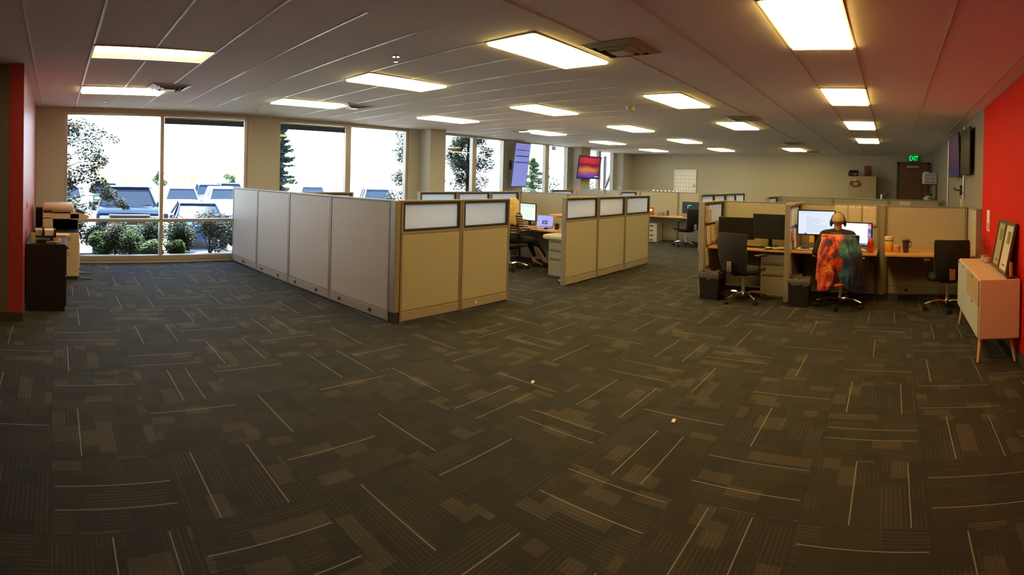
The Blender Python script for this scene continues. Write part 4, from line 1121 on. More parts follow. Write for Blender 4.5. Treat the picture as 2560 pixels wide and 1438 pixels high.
def wb():
    m, t, b, out = nt('whiteboard_grid'); g = G(t)
    tc = g.sep(g.n('ShaderNodeTexCoord').outputs['Object'])
    gx = g.m('LESS_THAN', g.m('FRACT', g.m('MULTIPLY', g.m('ADD', tc[0], 5.0), 9.5)), .10)
    gz = g.m('LESS_THAN', g.m('FRACT', g.m('MULTIPLY', g.m('ADD', tc[2], 5.0), 7.5)), .10)
    scr = g.m('GREATER_THAN', g.noise(g.xyz(tc[0], tc[2]), 60.0, 2), .66)
    f = g.m('MAXIMUM', g.m('MAXIMUM', gx, gz), scr)
    g.put(b.inputs['Base Color'], g.mix(g.m('MULTIPLY', f, .42), (.98, .98, .92), (.2, .2, .2))); b.inputs['Roughness'].default_value = .25
    return m
MB().box(-.42, .42, -.02, -.012, -.40, .40).build('board', wb(), o)
MB().box(-.44, -.42, -.028, 0, -.42, .42).box(.42, .44, -.028, 0, -.42, .42).box(-.42, .42, -.028, 0, .40, .42).box(-.42, .42, -.028, 0, -.42, -.40).box(-.3, .3, -.07, -.02, -.43, -.41).build('frame', M['steel'], o)
MB().box(.33, .39, -.035, -.021, -.20, -.10, bev=.005).build('eraser', M['pframe'], o)
o = empty('storage_cabinet', (-.99, 17.20, 0), 0, 'beige two door storage cabinet left of the exit door', 'cabinet')
bg_ = mat('cabinet_beige', (.50, .44, .28), .5, var=.02)
MB().box(-.47, .47, -.2, .25, 0, 2.02, bev=.004).build('body', bg_, o)
for s in (-1, 1):
    d = MB().box(min(s*.003, s*.46), max(s*.003, s*.46), -.218, -.2005, .06, 2.0, bev=.003).build('door', bg_, o)
    MB().box(s*.03-.008, s*.03+.008, -.235, -.218, .95, 1.1).build('handle', M['steel'], d)
o = empty('wreath', (-1.21, 16.955, 1.78), 0, 'small red and green wreath picture on the beige cabinet door', 'decoration')
rr = random.Random(3); w1 = MB(); w2 = MB()
for k in range(26):
    a = 2*PI*k/26; q = (w1 if k % 3 else w2); q.sph((.14*math.cos(a), 0, .085*math.sin(a)), .035, (1.1, .5, .8), 8)
w1.build('berries', mat('wreath_red', (.40, .09, .03), .6), o, smooth=True); w2.build('leaves', mat('wreath_green', (.07, .12, .03), .6), o, smooth=True)
MB().box(-.07, .07, -.02, .0, .085, .13).build('card', M['paper'], o)
o = empty('projector', (-1.27, 17.1, 2.02), 0, 'dark office device on top of the beige cabinet', 'device')
MB().box(-.16, .16, -.13, .13, 0, .13, bev=.015).box(-.13, .16, -.11, .11, .13, .19, bev=.02).build('case', M['black_plastic'], o)
MB().box(.03, .10, -.135, -.13, .05, .07).build('badge', M['white_plastic'], o)
o = empty('picture_block', (-.80, 17.15, 2.02), 0, 'upright red and brown picture on top of the beige cabinet', 'picture')
MB().box(-.12, .12, -.02, .02, 0, .34, bev=.003).build('board', mat('dull_red', (.20, .06, .035), .6), o)
MB().sph((0, -.03, .12), .08, (1, .3, 1.1), 12).build('motif', mat('brown_motif', (.09, .055, .025), .6), o, smooth=True)
# wire rack with printer crate
o = empty('wire_rack', (1.06, 15.4, 0), 0, 'black wire shelf rack in front of the exit door', 'rack')
pr = MB()
for sx in (-.21, .21):
    for sy in (-.2, .2): pr.cyl((sx, sy, .90), .012, 1.80, 8)
pr.build('posts', M['black_plastic'], o)
for z in (.2, .75, 1.285, 1.785):
    s_ = MB()
    for k in range(9): s_.box(-.21, .21, -.2+.05*k-.002, -.2+.05*k+.002, z-.002, z+.002)
    s_.box(-.215, .22, -.205, -.195, z-.012, z+.012); s_.box(-.215, .22, .195, .205, z-.012, z+.012)
    s_.build('wire_shelf', M['black_plastic'], o)
o = empty('drawer_crate', (1.06, 15.4, 1.80), 0, 'white plastic drawer crate on top of the wire rack', 'crate')
MB().box(-.20, .20, -.17, .17, 0, .32, bev=.012).box(-.16, -.02, -.1, .1, .32, .36, bev=.015).build('frame', M['white_plastic'], o)
for k in range(3): MB().box(-.14, .17, -.175, -.169, .025+.10*k, .105+.10*k, bev=.002).build('drawer', mat('milky_drawer', (.45, .45, .40), .4), o)
o = empty('carrier_bag', (1.06, 15.35, 1.30), 0, 'white carrier bag with dark swirl lying on the wire rack', 'bag')
bgm = MB().sph((0, 0, .085), .17, (1.0, .8, .5), 16)
bgm.build('bag', M['white_plastic'], o, smooth=True)
MB().tube([(-.05, -.15, .08), (.02, -.16, .13), (.08, -.15, .09), (.02, -.155, .05)], .012).build('swirl', M['black_plastic'], o, smooth=True)
simple('dark_cap', MB().sph((0, 0, .05), .12, (1, .8, .5), 12), mat('olive_cloth', (.10, .09, .05), .8), (1.06, 15.5, 1.42), 'olive cap on top of the white bag', 'cap', smooth=True)
# conduits on the concrete wall
def conduit(y, z0, z1, label, n=2):
    o = empty('conduit', (RX-.02, y, 0), 0, label, 'conduit', 'metal conduits on the concrete wall')
    c = MB()
    for k in range(n): c.cyl((0, .045*k, (z0+z1)/2), .012, z1-z0, 10)
    c.build('pipe', M['steel'], o, smooth=True)
    for zz in (2.12, 1.62): MB().box(-.015, .019, -.02, .07, zz-.02, zz+.02).build('clamp', M['steel'], o)
conduit(12.1, 0, 2.78, 'farther metal conduit pair on the concrete wall')
conduit(9.4, 1.5, 2.80, 'nearer metal conduit pair behind the televisions')
o = empty('cable_cover', (RX-.03, 9.42, 0), 0, 'white vertical box at the foot of the nearer conduit', 'box')
MB().box(-.03, .028, -.05, .09, .0, 1.5, bev=.004).build('cover', M['white_plastic'], o)
o = empty('wall_bracket', (RX-.04, 9.8, 1.66), 0, 'small dark wall hook bracket below the televisions', 'bracket')
MB().box(.0, .038, -.05, .05, -.09, .09, bev=.004).tube([(0, 0, 0), (-.08, .02, .0), (-.10, .02, .05)], .014).build('bracket', M['dark_trim'], o, smooth=True)
simple('green_reflector', MB().box(-.004, .0, -.08, .08, -.10, .10), mat('dull_green_plate', (.10, .18, .05), .5), (RX-.001, 11.3, 2.5), 'small dull green plate between conduits and televisions', 'plate')

# ------------------------------------------------------------------ ceiling vents, sprinklers, alarm
dm = mat('vent_paint', (.42, .41, .38), .38, metal=.2)
def vent(x, y, label, r=.27):
    o = empty('ceiling_vent', (x, y, zc(x, y)-.003), 0, label, 'ceiling vent', 'square ceiling vents')
    def ring(mb, a, za, b, zb):
        A = [mb.bm.verts.new((p*a, q*a, za)) for p, q in ((-1, -1), (1, -1), (1, 1), (-1, 1))]; B = [mb.bm.verts.new((p*b, q*b, zb)) for p, q in ((-1, -1), (1, -1), (1, 1), (-1, 1))]
        for k in range(4): mb.bm.faces.new((A[k], A[(k+1) % 4], B[(k+1) % 4], B[k]))
    f = MB(); ring(f, r, 0, r-.03, -.008); ring(f, r-.03, -.008, r-.035, 0.0)
    f.build('frame', dm, o)
    for k, (a, z) in enumerate(((r-.075, -.022), (r-.135, -.034), (r-.19, -.044))):
        v = MB(); ring(v, a+.045, -.002, a, z); ring(v, a, z, a-.006, z+.003)
        if k == 2: v.quad([(p*a, q*a, z+.001) for p, q in ((-1, -1), (1, -1), (1, 1), (-1, 1))])
        v.build('louvre', dm, o)
    MB().box(-r+.03, r-.03, -r+.03, r-.03, -.001, 0.0).build('duct_opening', M['dark_trim'], o)
for x, y, l in ((-7.057, 1.50, 'square ceiling vent between the two leftmost lights'), (-7.35, 4.55, 'square ceiling vent beside the light above the grey panels'), (-2.30, 4.05, 'large square ceiling vent nearest the middle of the room'), (-2.52, 8.70, 'square ceiling vent above the right workstations'), (-2.54, 13.4, 'far square ceiling vent in front of the back wall'), (-7.7, 9.30, 'square ceiling vent in front of the tall television'), (-7.6, 13.2, 'far square ceiling vent near the sunset television')):
    vent(x, y, l)
o = empty('ceiling_speaker', (-2.5, 16.4, zc(-2.5, 16.4)-.002), 0, 'round dark ceiling speaker near the back wall', 'ceiling speaker')
MB().cyl((0, 0, -.008), .18, .014, 24).build('grille', M['dark_trim'], o)
for x, y, l in ((-4.14, 3.04, 'sprinkler head in the middle ceiling area'), (-8.36, .75, 'sprinkler head by the leftmost lights'), (-8.5, 3.34, 'sprinkler head before the first window pier')):
    o = empty('sprinkler', (x, y, zc(x, y)-.002), 0, l, 'sprinkler', 'ceiling sprinklers')
    MB().cyl((0, 0, -.004), .035, .008, 16).cyl((0, 0, -.03), .008, .05, 8).cyl((0, 0, -.055), .02, .004, 12).build('head', M['chrome'], o, smooth=True)
o = empty('fire_alarm', (-3.80, 7.03, zc(-3.8, 7.03)-.002), 0, 'cream smoke alarm on the ceiling above the opening', 'smoke alarm')
MB().lathe([(.02, -.07), (.055, -.06), (.07, -.02), (.075, 0)]).build('body', M['cream'], o, smooth=True)
# ------------------------------------------------------------------ outdoors
GZ = -0.9
M['asphalt'] = mat('parking_asphalt', (.55, .54, .52), .9, var=.1, scale=1.0)
M['mulch'] = mat('planting_bed', (.10, .07, .05), .95, var=.3, scale=6)
MBg = MB().box(-160, WX-3.0, -60, 110, GZ-.2, GZ)
MBg.build('parking_ground', M['asphalt'])['kind'] = 'structure'
b = MB(); b.prism([(WX-0.3, -0.08), (WX-0.3, -1.2), (WX-5.2, -1.2), (WX-5.1, GZ+.12), (WX-3.4, -.35), (WX-2.6, -.22)], -6, 30, 'XZ')  # dark bed extended outwards to darken the view through the lower panes
b.build('planting_bed', M['mulch'])['kind'] = 'structure'

def car_paint(name, col, rough=.22, metal=.0):
    m, t, b, out = nt(name)
    b.inputs['Base Color'].default_value = col+(1,); b.inputs['Roughness'].default_value = rough; b.inputs['Metallic'].default_value = metal
    b.inputs['Specular IOR Level'].default_value = .25
    return m
M['car_glass'] = car_paint('car_glass', (.03, .045, .07), .06, .0); M['car_glass'].node_tree.nodes['Principled BSDF'].inputs['Specular IOR Level'].default_value = .07
M['tyre'] = mat('tyre', (.02, .02, .02), .8)
M['lamp_glass'] = car_paint('head_lamp', (.55, .55, .5), .1)
SED = dict(L=4.6, W=1.8, body=[(-2.3, .35), (-2.28, .78), (-1.95, .86), (-1.2, .92), (1.25, .92), (1.9, .98), (2.25, .92), (2.3, .35)], roof=[(-1.25, .90), (-.45, 1.40), (.75, 1.43), (1.75, .95)])
SUV = dict(L=4.7, W=1.9, body=[(-2.35, .42), (-2.32, .95), (-2.0, 1.05), (-1.25, 1.10), (2.1, 1.12), (2.32, 1.05), (2.35, .42)], roof=[(-1.3, 1.08), (-.65, 1.68), (1.95, 1.72), (2.25, 1.10)])
TRK = dict(L=5.8, W=2.0, body=[(-2.9, .55), (-2.88, 1.17), (-2.7, 1.26), (-1.35, 1.32), (2.85, 1.30), (2.9, .55)], roof=[(-1.45, 1.28), (-.80, 1.86), (.85, 1.90), (1.15, 1.28)])
def car(x, y, rz, spec, paint, label, group=None, cat='car', detail=False, z=GZ, name='car'):
    """front of the car points along local -x, which the room sees when rz = 180"""
    o = empty(name, (x, y, z), rz, label, cat, group)
    W = spec['W']/2
    bd = spec['body']; rf = spec['roof']
    b = MB()
    # body: loft across the width with tucked sides
    secs = [(-W, .90), (-W*.93, 1.0), (0, 1.03), (W*.93, 1.0), (W, .90)]
    zm = .6
    rows = []
    for yy, s in secs:
        rows.append([b.bm.verts.new((px*(.985 if abs(yy) == W else 1), yy, zm+(pz-zm)*s)) for px, pz in bd])
    n = len(bd)
    for A, B in zip(rows[:-1], rows[1:]):
        for k in range(n): b.bm.faces.new((A[k], A[(k+1) % n], B[(k+1) % n], B[k]))
    b.bm.faces.new(rows[0][::-1]); b.bm.faces.new(rows[-1])
    b.build('body', paint, o, smooth=True, bevel=.03)
    # cabin: glass box with painted roof and pillars
    g_ = MB()
    lo = W*.93; hi = W*.72
    P = [rf[0], rf[1], rf[2], rf[3]]
    def ring(wd_lo, wd_hi, ins=0.0):
        return [(P[0][0]+ins, -wd_lo, P[0][1]), (P[1][0]+ins, -wd_hi, P[1][1]-ins), (P[2][0]-ins, -wd_hi, P[2][1]-ins), (P[3][0]-ins, -wd_lo, P[3][1])]
    A = ring(lo-.02, hi-.02, .015)
    va = [g_.bm.verts.new(p) for p in A]; vb = [g_.bm.verts.new((p[0], -p[1], p[2])) for p in A]
    g_.bm.faces.new(va); g_.bm.faces.new(vb[::-1])
    for k in range(4): g_.bm.faces.new((va[k], va[(k+1) % 4], vb[(k+1) % 4], vb[k]))
    g_.build('windows', M['car_glass'], o)
    r = MB()
    r.box(P[1][0]-.03, P[2][0]+.03, -hi, hi, P[1][1]-.03, max(P[1][1], P[2][1])+.01, bev=.02)
    for s in (-1, 1):
        for (a, c) in ((0, 1), (3, 2)):
            r.tube([(P[a][0], s*lo, P[a][1]), (P[c][0], s*hi, P[c][1]-.02)], .035, 6)
        mx_ = (P[1][0]+P[2][0])/2
        r.tube([(mx_, s*lo, P[0][1]), (mx_, s*hi, P[1][1]-.02)], .035, 6)
    r.build('roof', paint, o, smooth=True)
    wr = .33 if spec is not TRK else .40
    for sx in (bd[0][0]+.85, bd[-1][0]-.95):
        for s in (-1, 1):
            MB().cyl((sx, s*(W-.10), wr), wr, .22, 20, axis='Y').build('wheel', M['tyre'], o, smooth=True)
    fx = bd[0][0]
    for s in (-1, 1):
        MB().box(fx-.01, fx+.05, s*W*.72-.17, s*W*.72+.17, bd[1][1]-.20, bd[1][1]-.06, bev=.02).build('headlight', M['lamp_glass'], o)
        MB().box(P[0][0]+.1, P[0][0]+.25, s*(W+.06)-.09, s*(W+.06)+.09, P[0][1]+.02, P[0][1]+.17, bev=.03).build('mirror', paint if not detail else M['black_plastic'], o)
    if detail:
        zt = bd[1][1]
        MB().box(fx-.03, fx+.02, -.62, .62, zt-.36, zt-.02, bev=.02).build('grille_surround', M['chrome'], o)
        gr_ = MB().box(fx-.045, fx-.03, -.56, .56, zt-.32, zt-.06)
        for k in range(5): gr_.box(fx-.052, fx-.045, -.56, .56, zt-.30+.05*k, zt-.285+.05*k)
        gr_.build('grille', M['dark_trim'], o)
        MB().box(fx-.10, fx+.05, -W*.98, W*.98, zt-.62, zt-.42, bev=.03).build('bumper', M['chrome'], o)
        MB().box(fx-.05, fx+.1, -W*.95, W*.95, .36, zt-.60, bev=.02).build('lower_valance', M['black_plastic'], o)
        MB().prism([(-1.9, 1.27), (-1.3, 1.36), (-1.3, 1.29)], -.30, .30, 'XZ').build('hood_scoop', paint, o)
        for s in (-1, 1): MB().tube([(-1.52, s*.1, 1.32), (-1.35, s*.75, 1.35)], .012, 6).build('wiper', M['dark_trim'], o)
        for s in (-1, 1): MB().cyl((fx-.04, s*.55, zt-.72), .06, .03, 14, axis='X').build('fog_lamp', M['lamp_glass'], o)
    return o
dark_blue = car_paint('dark_blue_paint', (.006, .016, .036), .10); white = car_paint('white_paint', (.85, .85, .85), .3, .0); silver = car_paint('silver_paint', (.55, .58, .6)); navy = car_paint('navy_paint', (.02, .045, .12), .15); darkg = car_paint('dark_green_paint', (.03, .06, .05)); grey_ = car_paint('grey_paint_car', (.18, .2, .22))
# local -x is the front; rotate 180 so that it faces the room
car(-18.55, 2.48, PI-.10, TRK, dark_blue, 'dark blue pickup truck facing the first window', 'parked vehicles', 'pickup truck', True, z=GZ+.13, name='pickup_truck')
car(-19.0, 5.15, PI-.16, SED, navy, 'dark blue sedan parked right of the pickup truck', 'parked vehicles')
cl = [(-28.5, 6.85, -.2, SUV, white, 'white car in second row just left of the first window\'s right end'),
      (-28.6, 9.3, -.2, SUV, white, 'white car in second row behind the dark blue sedan'),
      (-34.5, 10.2, -.2, SUV, navy, 'dark car between the two white second row cars'),
      (-28.0, 3.9, -.1, SED, white, 'white sedan showing right of the pickup truck mirror'),
      (-29.0, .6, -.1, SUV, silver, 'silver car half hidden behind the tree, left of the truck'),
      (-36.0, 3.3, 0, SUV, darkg, 'green car seen over the roof of the pickup truck'),
      (-38.0, 6.2, 0, SED, silver, 'silver car in the third row above the pickup truck'),
      (-38.5, 13.0, -.2, SUV, darkg, 'dark green car in the third row at the first pier'),
      (-27.0, 16.0, -.5, SED, white, 'white sedan seen in the second window, left'),
      (-27.5, 18.9, -.5, SUV, grey_, 'grey car behind the tree in the second window'),
      (-33.0, 17.2, -.4, SUV, white, 'white van further back in the second window'),
      (-30.0, 25.5, -.6, SED, silver, 'silver car seen in the third window')]
for x, y, a, sp, p, l in cl: car(x, y, PI+a, sp, p, l, 'parked vehicles')

# ------------------------------------------------------------------ plants
def leaf_mat(name, a, c, trans=.35):
    m, t, b, out = nt(name); g = G(t)
    oi = g.n('ShaderNodeTexCoord').outputs['Object']
    f = g.noise(oi, 3.0, 3)
    g.put(b.inputs['Base Color'], g.ramp(f, [(.35, a), (.65, c)])); b.inputs['Roughness'].default_value = .6
    tl = g.n('ShaderNodeBsdfTranslucent'); tl.inputs[0].default_value = tuple(min(1, v*1.6) for v in c)+(1,)
    mx = g.n('ShaderNodeMixShader'); mx.inputs[0].default_value = trans
    t.links.new(b.outputs[0], mx.inputs[1]); t.links.new(tl.outputs[0], mx.inputs[2]); t.links.new(mx.outputs[0], out.inputs[0])
    return m
M['leaf_dark'] = leaf_mat('dark_leaves', (.018, .028, .022), (.04, .055, .03), .25)
M['leaf_green'] = leaf_mat('green_leaves', (.02, .05, .02), (.07, .13, .04), .25)
M['leaf_spruce'] = leaf_mat('spruce_needles', (.02, .045, .04), (.05, .09, .06), .15)
M['leaf_far'] = leaf_mat('far_leaves', (.50, .55, .26), (.66, .66, .30))  # distance haze is put into these pale leaf colours
M['leaf_red'] = leaf_mat('red_leaves', (.45, .22, .16), (.60, .34, .24))
M['bark_far'] = mat('far_bark', (.35, .30, .24), .9)  # lightened bark, carrying the same painted haze
M['bark'] = mat('bark', (.06, .045, .035), .9, var=.3)
def leaves(mb, c, n, rad, size, rr, flat=.0, cone=False):
    for _ in range(n):
        while True:
            p = Vector((rr.uniform(-1, 1), rr.uniform(-1, 1), rr.uniform(-1, 1)))
            if p.length < 1: break
        p = Vector((p.x*rad[0], p.y*rad[1], p.z*rad[2]))
        q = Vector(c)+p
        s = size*rr.uniform(.6, 1.3)
        R_ = Matrix.Rotation(rr.uniform(0, 2*PI), 3, 'Z') @ Matrix.Rotation(rr.uniform(-1.3, 1.3), 3, 'X')
        vs = [mb.bm.verts.new(q+R_ @ Vector(v)) for v in ((-s*.5, 0, 0), (0, -s*.32, s*.08), (s*.55, 0, 0), (0, s*.32, s*.08))]
        mb.bm.faces.new(vs)
def tree(x, y, z0, h, clumps, label, m, group, seed, size=.10, trunk=True, name='tree'):
    rr = random.Random(seed)
    o = empty(name, (x, y, z0), 0, label, 'tree', group)
    t = MB()
    t.tube([(0, 0, 0), (rr.uniform(-.08, .08), rr.uniform(-.08, .08), h*.5), (0, 0, h*.93)], [.09, .06, .02], 8)
    f = MB()
    for (cx, cy, cz, r, n) in clumps:
        leaves(f, (cx, cy, cz), int(n*3.0), (r*1.1, r*1.1, r*.85), size*.62, rr)
        a = max(.3, cz-r*1.2)
        t.tube([(0, 0, min(a, h*.85)), (cx*.5, cy*.5, (a+cz)/2+.1), (cx, cy, cz)], [.013, .009, .003], 5)
    t.build('trunk', M['bark'], o, smooth=True)
    f.build('foliage', m, o)
    return o
def crown(rr, h, w, n, z0=.3, leafn=120, prof=lambda t: math.sin(PI*min(1, .15+t*.85))):
    out = []
    for k in range(n):
        t = rr.random(); a = rr.uniform(0, 2*PI); r = w*prof(t)*rr.uniform(.3, 1)
        out.append((r*math.cos(a), r*math.sin(a), z0+(h-z0)*t, rr.uniform(.18, .34), leafn))
    return out
rr = random.Random(11)
# leafy tree at the left end of the first window, branches reaching right
tc_ = crown(rr, 4.9, .62, 46, .6, 150)
tc_ += [(.1, 1.0, 1.9, .25, 150), (.0, 1.25, 1.7, .2, 120), (0, 1.5, 1.5, .15, 70), (0, 1.65, 1.42, .1, 30), (0, .7, 2.2, .3, 190), (.1, 1.0, 2.5, .22, 110), (.2, 1.3, 3.0, .14, 24), (.1, .9, 3.1, .27, 60), (0, .6, 3.3, .28, 100), (0, .5, 3.9, .25, 60), (0, .75, 2.75, .33, 150), (0, .5, 1.2, .35, 160)]
tree(-12.6, .02, -.6, 5.2, tc_, 'dark leafy tree at the left end of the first window', M['leaf_dark'], 'trees close to the windows', 1, .11)
tree(-12.9, 10.55, -.6, 5.2, crown(rr, 5.0, .66, 44, .5, 150)+[(0, -1.0, 1.6, .3, 140), (0, -.8, 2.2, .3, 150), (0, -.9, 3.0, .2, 50), (0, -.7, 3.6, .3, 70)], 'dark leafy tree at the right end of the second window', M['leaf_dark'], 'trees close to the windows', 2, .11)
tree(-12.9, 12.6, -.6, 5.2, crown(rr, 4.8, .8, 50, .5, 150), 'dark leafy tree in the third window', M['leaf_dark'], 'trees close to the windows', 3, .11)
tree(-14.4, 12.0, -.6, 5.2, crown(rr, 5.0, .55, 34, .5, 170), 'dense dark tree at the left edge of the third window', M['leaf_dark'], 'trees close to the windows', 4, .10)
def spruce(x, y, z0, h, w, label, seed, m):
    rr = random.Random(seed)
    o = empty('spruce', (x, y, z0), 0, label, 'tree', 'conifers by the windows')
    MB().tube([(0, 0, 0), (0, 0, h)], [.12, .02], 8).build('trunk', M['bark'], o)
    f = MB()
    for k in range(int(h*26)):
        t = k/(h*26); z = .25+(h-.25)*t; L = w*(1-t)**.8*rr.uniform(.75, 1.12)+.06; a = rr.uniform(0, 2*PI)
        for j in range(22):
            s = (j+.5)/22; p = (L*s*math.cos(a), L*s*math.sin(a), z-.18*L*s+.10*s*s)
            leaves(f, p, 5, (.06+.09*(1-s),)*2+(.05,), .10, rr)
    f.build('foliage', m, o)
spruce(-17.2, 7.72, -.9, 4.4, 1.15, 'blue green spruce in the left half of the second window', 5, M['leaf_spruce'])
spruce(-15.5, 19.3, -.9, 3.5, 1.75, 'green spruce right of the tall television', 6, leaf_mat('spruce_green', (.05, .10, .05), (.12, .18, .08), .3))
def shrub(x, y, h, w, m, label, seed, n=700, size=.07):
    rr = random.Random(seed)
    o = empty('shrub', (x, y, -.16), 0, label, 'shrub', 'shrubs in the bed outside the windows')
    f = MB(); t = MB()
    for k in range(7):
        a = rr.uniform(0, 2*PI); r = w*.55*rr.random()
        c = (r*math.cos(a), r*math.sin(a), h*rr.uniform(.35, .8))
        leaves(f, c, n//7, (w*.45, w*.45, h*.32), size, rr)
        t.tube([(0, 0, 0), c], [.012, .005], 5)
    t.build('stems', M['bark'], o); f.build('foliage', m, o)
M['leaf_mid'] = leaf_mat('mid_leaves', (.018, .035, .026), (.04, .07, .05), .2)
M['leaf_pale'] = leaf_mat('pale_leaves', (.08, .14, .08), (.17, .25, .13), .25)
for x, y, h, w, m, l, s in ((-11.0, .35, 1.0, .42, 'leaf_dark', 'dark shrub beside the copier, outside the first window', 21), (-10.9, .95, .55, .38, 'leaf_green', 'low green shrub below the pickup truck\'s left lamp', 22), (-10.8, 1.55, .62, .40, 'leaf_green', 'rounded green shrub left of the pale one', 23), (-10.6, 1.95, .50, .30, 'leaf_pale', 'pale leaved shrub close to the first mullion', 24), (-11.3, 2.05, .78, .5, 'leaf_mid', 'darker shrub behind the pale shrub', 25), (-11.1, 2.75, .84, .48, 'leaf_dark', 'dark shrub right of the first mullion', 26), (-11.2, 3.35, .90, .5, 'leaf_dark', 'large dark shrub under the dark blue sedan', 27), (-11.1, 3.95, 1.05, .5, 'leaf_mid', 'dense shrub touching the end of the grey panels', 28), (-11.1, 1.25, .76, .45, 'leaf_dark', 'dark brown shrub in front of the truck bumper', 29), (-10.7, 2.5, .4, .3, 'leaf_green', 'small low green shrub at the foot of the right pane', 30), (-12.3, .9, .60, .6, 'leaf_dark', 'dark filler shrub added in front of the truck lamp', 31), (-12.4, 2.0, .58, .6, 'leaf_dark', 'dark filler shrub added in front of the truck grille', 32), (-12.4, 3.1, .62, .65, 'leaf_dark', 'dark filler shrub added right of the truck', 33), (-12.5, 4.3, .66, .65, 'leaf_dark', 'dark filler shrub added at the right window edge', 34)):  # the last four are added as dark fill behind the lower panes
    shrub(x, y, h, w, M[m], l, s, 2800, .055)
for k, (x, y, h) in enumerate(((-12.0, 17.8, 2.3), (-12.0, 18.9, 2.2), (-12.1, 16.2, 2.1), (-12.2, 22.0, 2.6))):
    shrub(x, y, h, .5, M['leaf_mid'], 'tall thin shrub outside the far windows, %s' % ['second', 'third', 'first', 'last'][k]+' from the left', 40+k, 260, .09)
# distant trees
rr = random.Random(5)
for k, (x, y, h, m, l) in enumerate(((-62, 41, 6.2, 'leaf_red', 'far red leaved tree in the second window'), (-70, 24.5, 4.6, 'leaf_far', 'far yellow green tree at the first pier'), (-75, 11, 3.6, 'leaf_far', 'far low tree above the pickup truck'), (-72, 17, 3.4, 'leaf_far', 'far low tree right of the first mullion'), (-64, 5.5, 4.2, 'leaf_far', 'far yellow tree behind the leftmost branches'), (-78, 36, 3.6, 'leaf_far', 'far pale tree in the second window'), (-60, 78, 7.0, 'leaf_green', 'far green tree beside the tall television'), (-76, 20.5, 3.3, 'leaf_far', 'far small tree near the middle of the right pane'), (-70, 14, 2.9, 'leaf_green', 'far low green tree above the white cars'), (-66, 22.5, 2.5, 'leaf_green', 'far dark bush left of the first pier'), (-80, 31, 3.0, 'leaf_red', 'far reddish bush left half of the second window'))):
    o = empty('far_tree', (x, y, GZ), 0, l, 'tree', 'distant trees')
    MB().tube([(0, 0, 0), (0, 0, h*.6)], [.10, .04], 6).build('trunk', M['bark_far'], o)
    f = MB()
    for q in range(9):
        leaves(f, (rr.uniform(-.3, .3)*h, rr.uniform(-.3, .3)*h, h*rr.uniform(.25, .85)), 90, (h*.18, h*.18, h*.14), .30, rr)
    f.build('foliage', M[m], o)
# pale buildings far away and a canopy brace by the last window
wb_ = mat('pale_render', (.80, .78, .72), .8)
def building(x, y, w, d, h, label):
    o = empty('far_building', (x, y, GZ), 0, label, 'building')
    MB().box(-d/2, d/2, -w/2, w/2, 0, h).build('walls', wb_, o)
    for k in range(int(w//5)):
        MB().box(d/2, d/2+.05, -w/2+2.6+5*k, -w/2+3.4+5*k, h*.62, h*.70).build('window', M['car_glass'], o)
    MB().box(-d/2-.3, d/2+.3, -w/2-.3, w/2+.3, h, h+.3).build('roof', mat('pale_roof', (.6, .6, .58), .8), o)
building(-95, 36, 10, 8, 5.4, 'far pale building above the right window pane')
building(-48, 62, 14, 10, 10.5, 'pale building with small windows right of the tall television')
o = empty('canopy', (WX-1.6, 19.0, 0), 0, 'white outdoor canopy with a dark diagonal brace beyond the last window', 'canopy')
MB().box(-1.3, 1.2, -1.5, 4, 2.75, 2.9).build('roof', wb_, o)
MB().tube([(1.0, -.9, 2.75), (-1.0, 1.4, 1.4)], .07, 8).build('brace', M['dark_trim'], o)
MB().box(-1.1, -1.0, 1.35, 1.45, GZ, 2.75).build('post', M['dark_trim'], o)
# roller blinds pulled a little way down in three panes
for (y0, y1, l) in ((WIN[0][2], WIN[0][3], 'dark roller blind at the top right pane of the first window'), (WIN[1][0], WIN[1][1], 'dark roller blind at the top left pane of the second window')):
    o = empty('roller_blind', (WX-.05, (y0+y1)/2, GZ1), 0, l, 'blind', 'roller blinds')
    L = (y1-y0)/2-.01
    MB().box(-.006, .0, -L, L, -.115, -.03).build('cloth', M['blind'], o)
    MB().cyl((-.003, 0, -.118), .012, 2*L, 8, axis='Y').build('bottom_bar', M['blind'], o, smooth=True)
    MB().cyl((-.003, 0, -.022), .018, 2*L, 10, axis='Y').build('roller', M['steel'], o, smooth=True)
# ------------------------------------------------------------------ people
def capsule(bm, p0, r0, p1, r1, seg=14, sx=1.0, sy=1.0):
    p0, p1 = Vector(p0), Vector(p1); d = p1-p0; L = d.length
    q = d.to_track_quat('Z', 'Y').to_matrix().to_4x4() if L > 1e-5 else Matrix.Identity(4)
    T_ = Matrix.Translation(p0) @ q
    rings = []; prof = []
    for k in range(5): a = -PI/2+PI/2*k/4; prof.append((r0*math.cos(a), r0*math.sin(a)))
    for k in range(1, 5): a = PI/2*k/4; prof.append((r1*math.cos(a), L+r1*math.sin(a)))
    prof.insert(5, (r1, L))
    for r, z in prof:
        rings.append([bm.verts.new(T_ @ Vector((max(r, 1e-4)*sx*math.cos(2*PI*k/seg), max(r, 1e-4)*sy*math.sin(2*PI*k/seg), z))) for k in range(seg)])
    for A, B in zip(rings[:-1], rings[1:]):
        for k in range(seg): bm.faces.new((A[k], A[(k+1) % seg], B[(k+1) % seg], B[k]))
    bm.faces.new(rings[0][::-1]); bm.faces.new(rings[-1])
def ell(bm, c, r, rot=None, seg=18):
    g = bmesh.ops.create_uvsphere(bm, u_segments=seg, v_segments=12, radius=1.0)
    T_ = Matrix.Translation(Vector(c)) @ (rot.to_4x4() if rot else Matrix.Identity(4)) @ Matrix.Diagonal((r[0], r[1], r[2], 1))
    bmesh.ops.transform(bm, matrix=T_, verts=g['verts'])
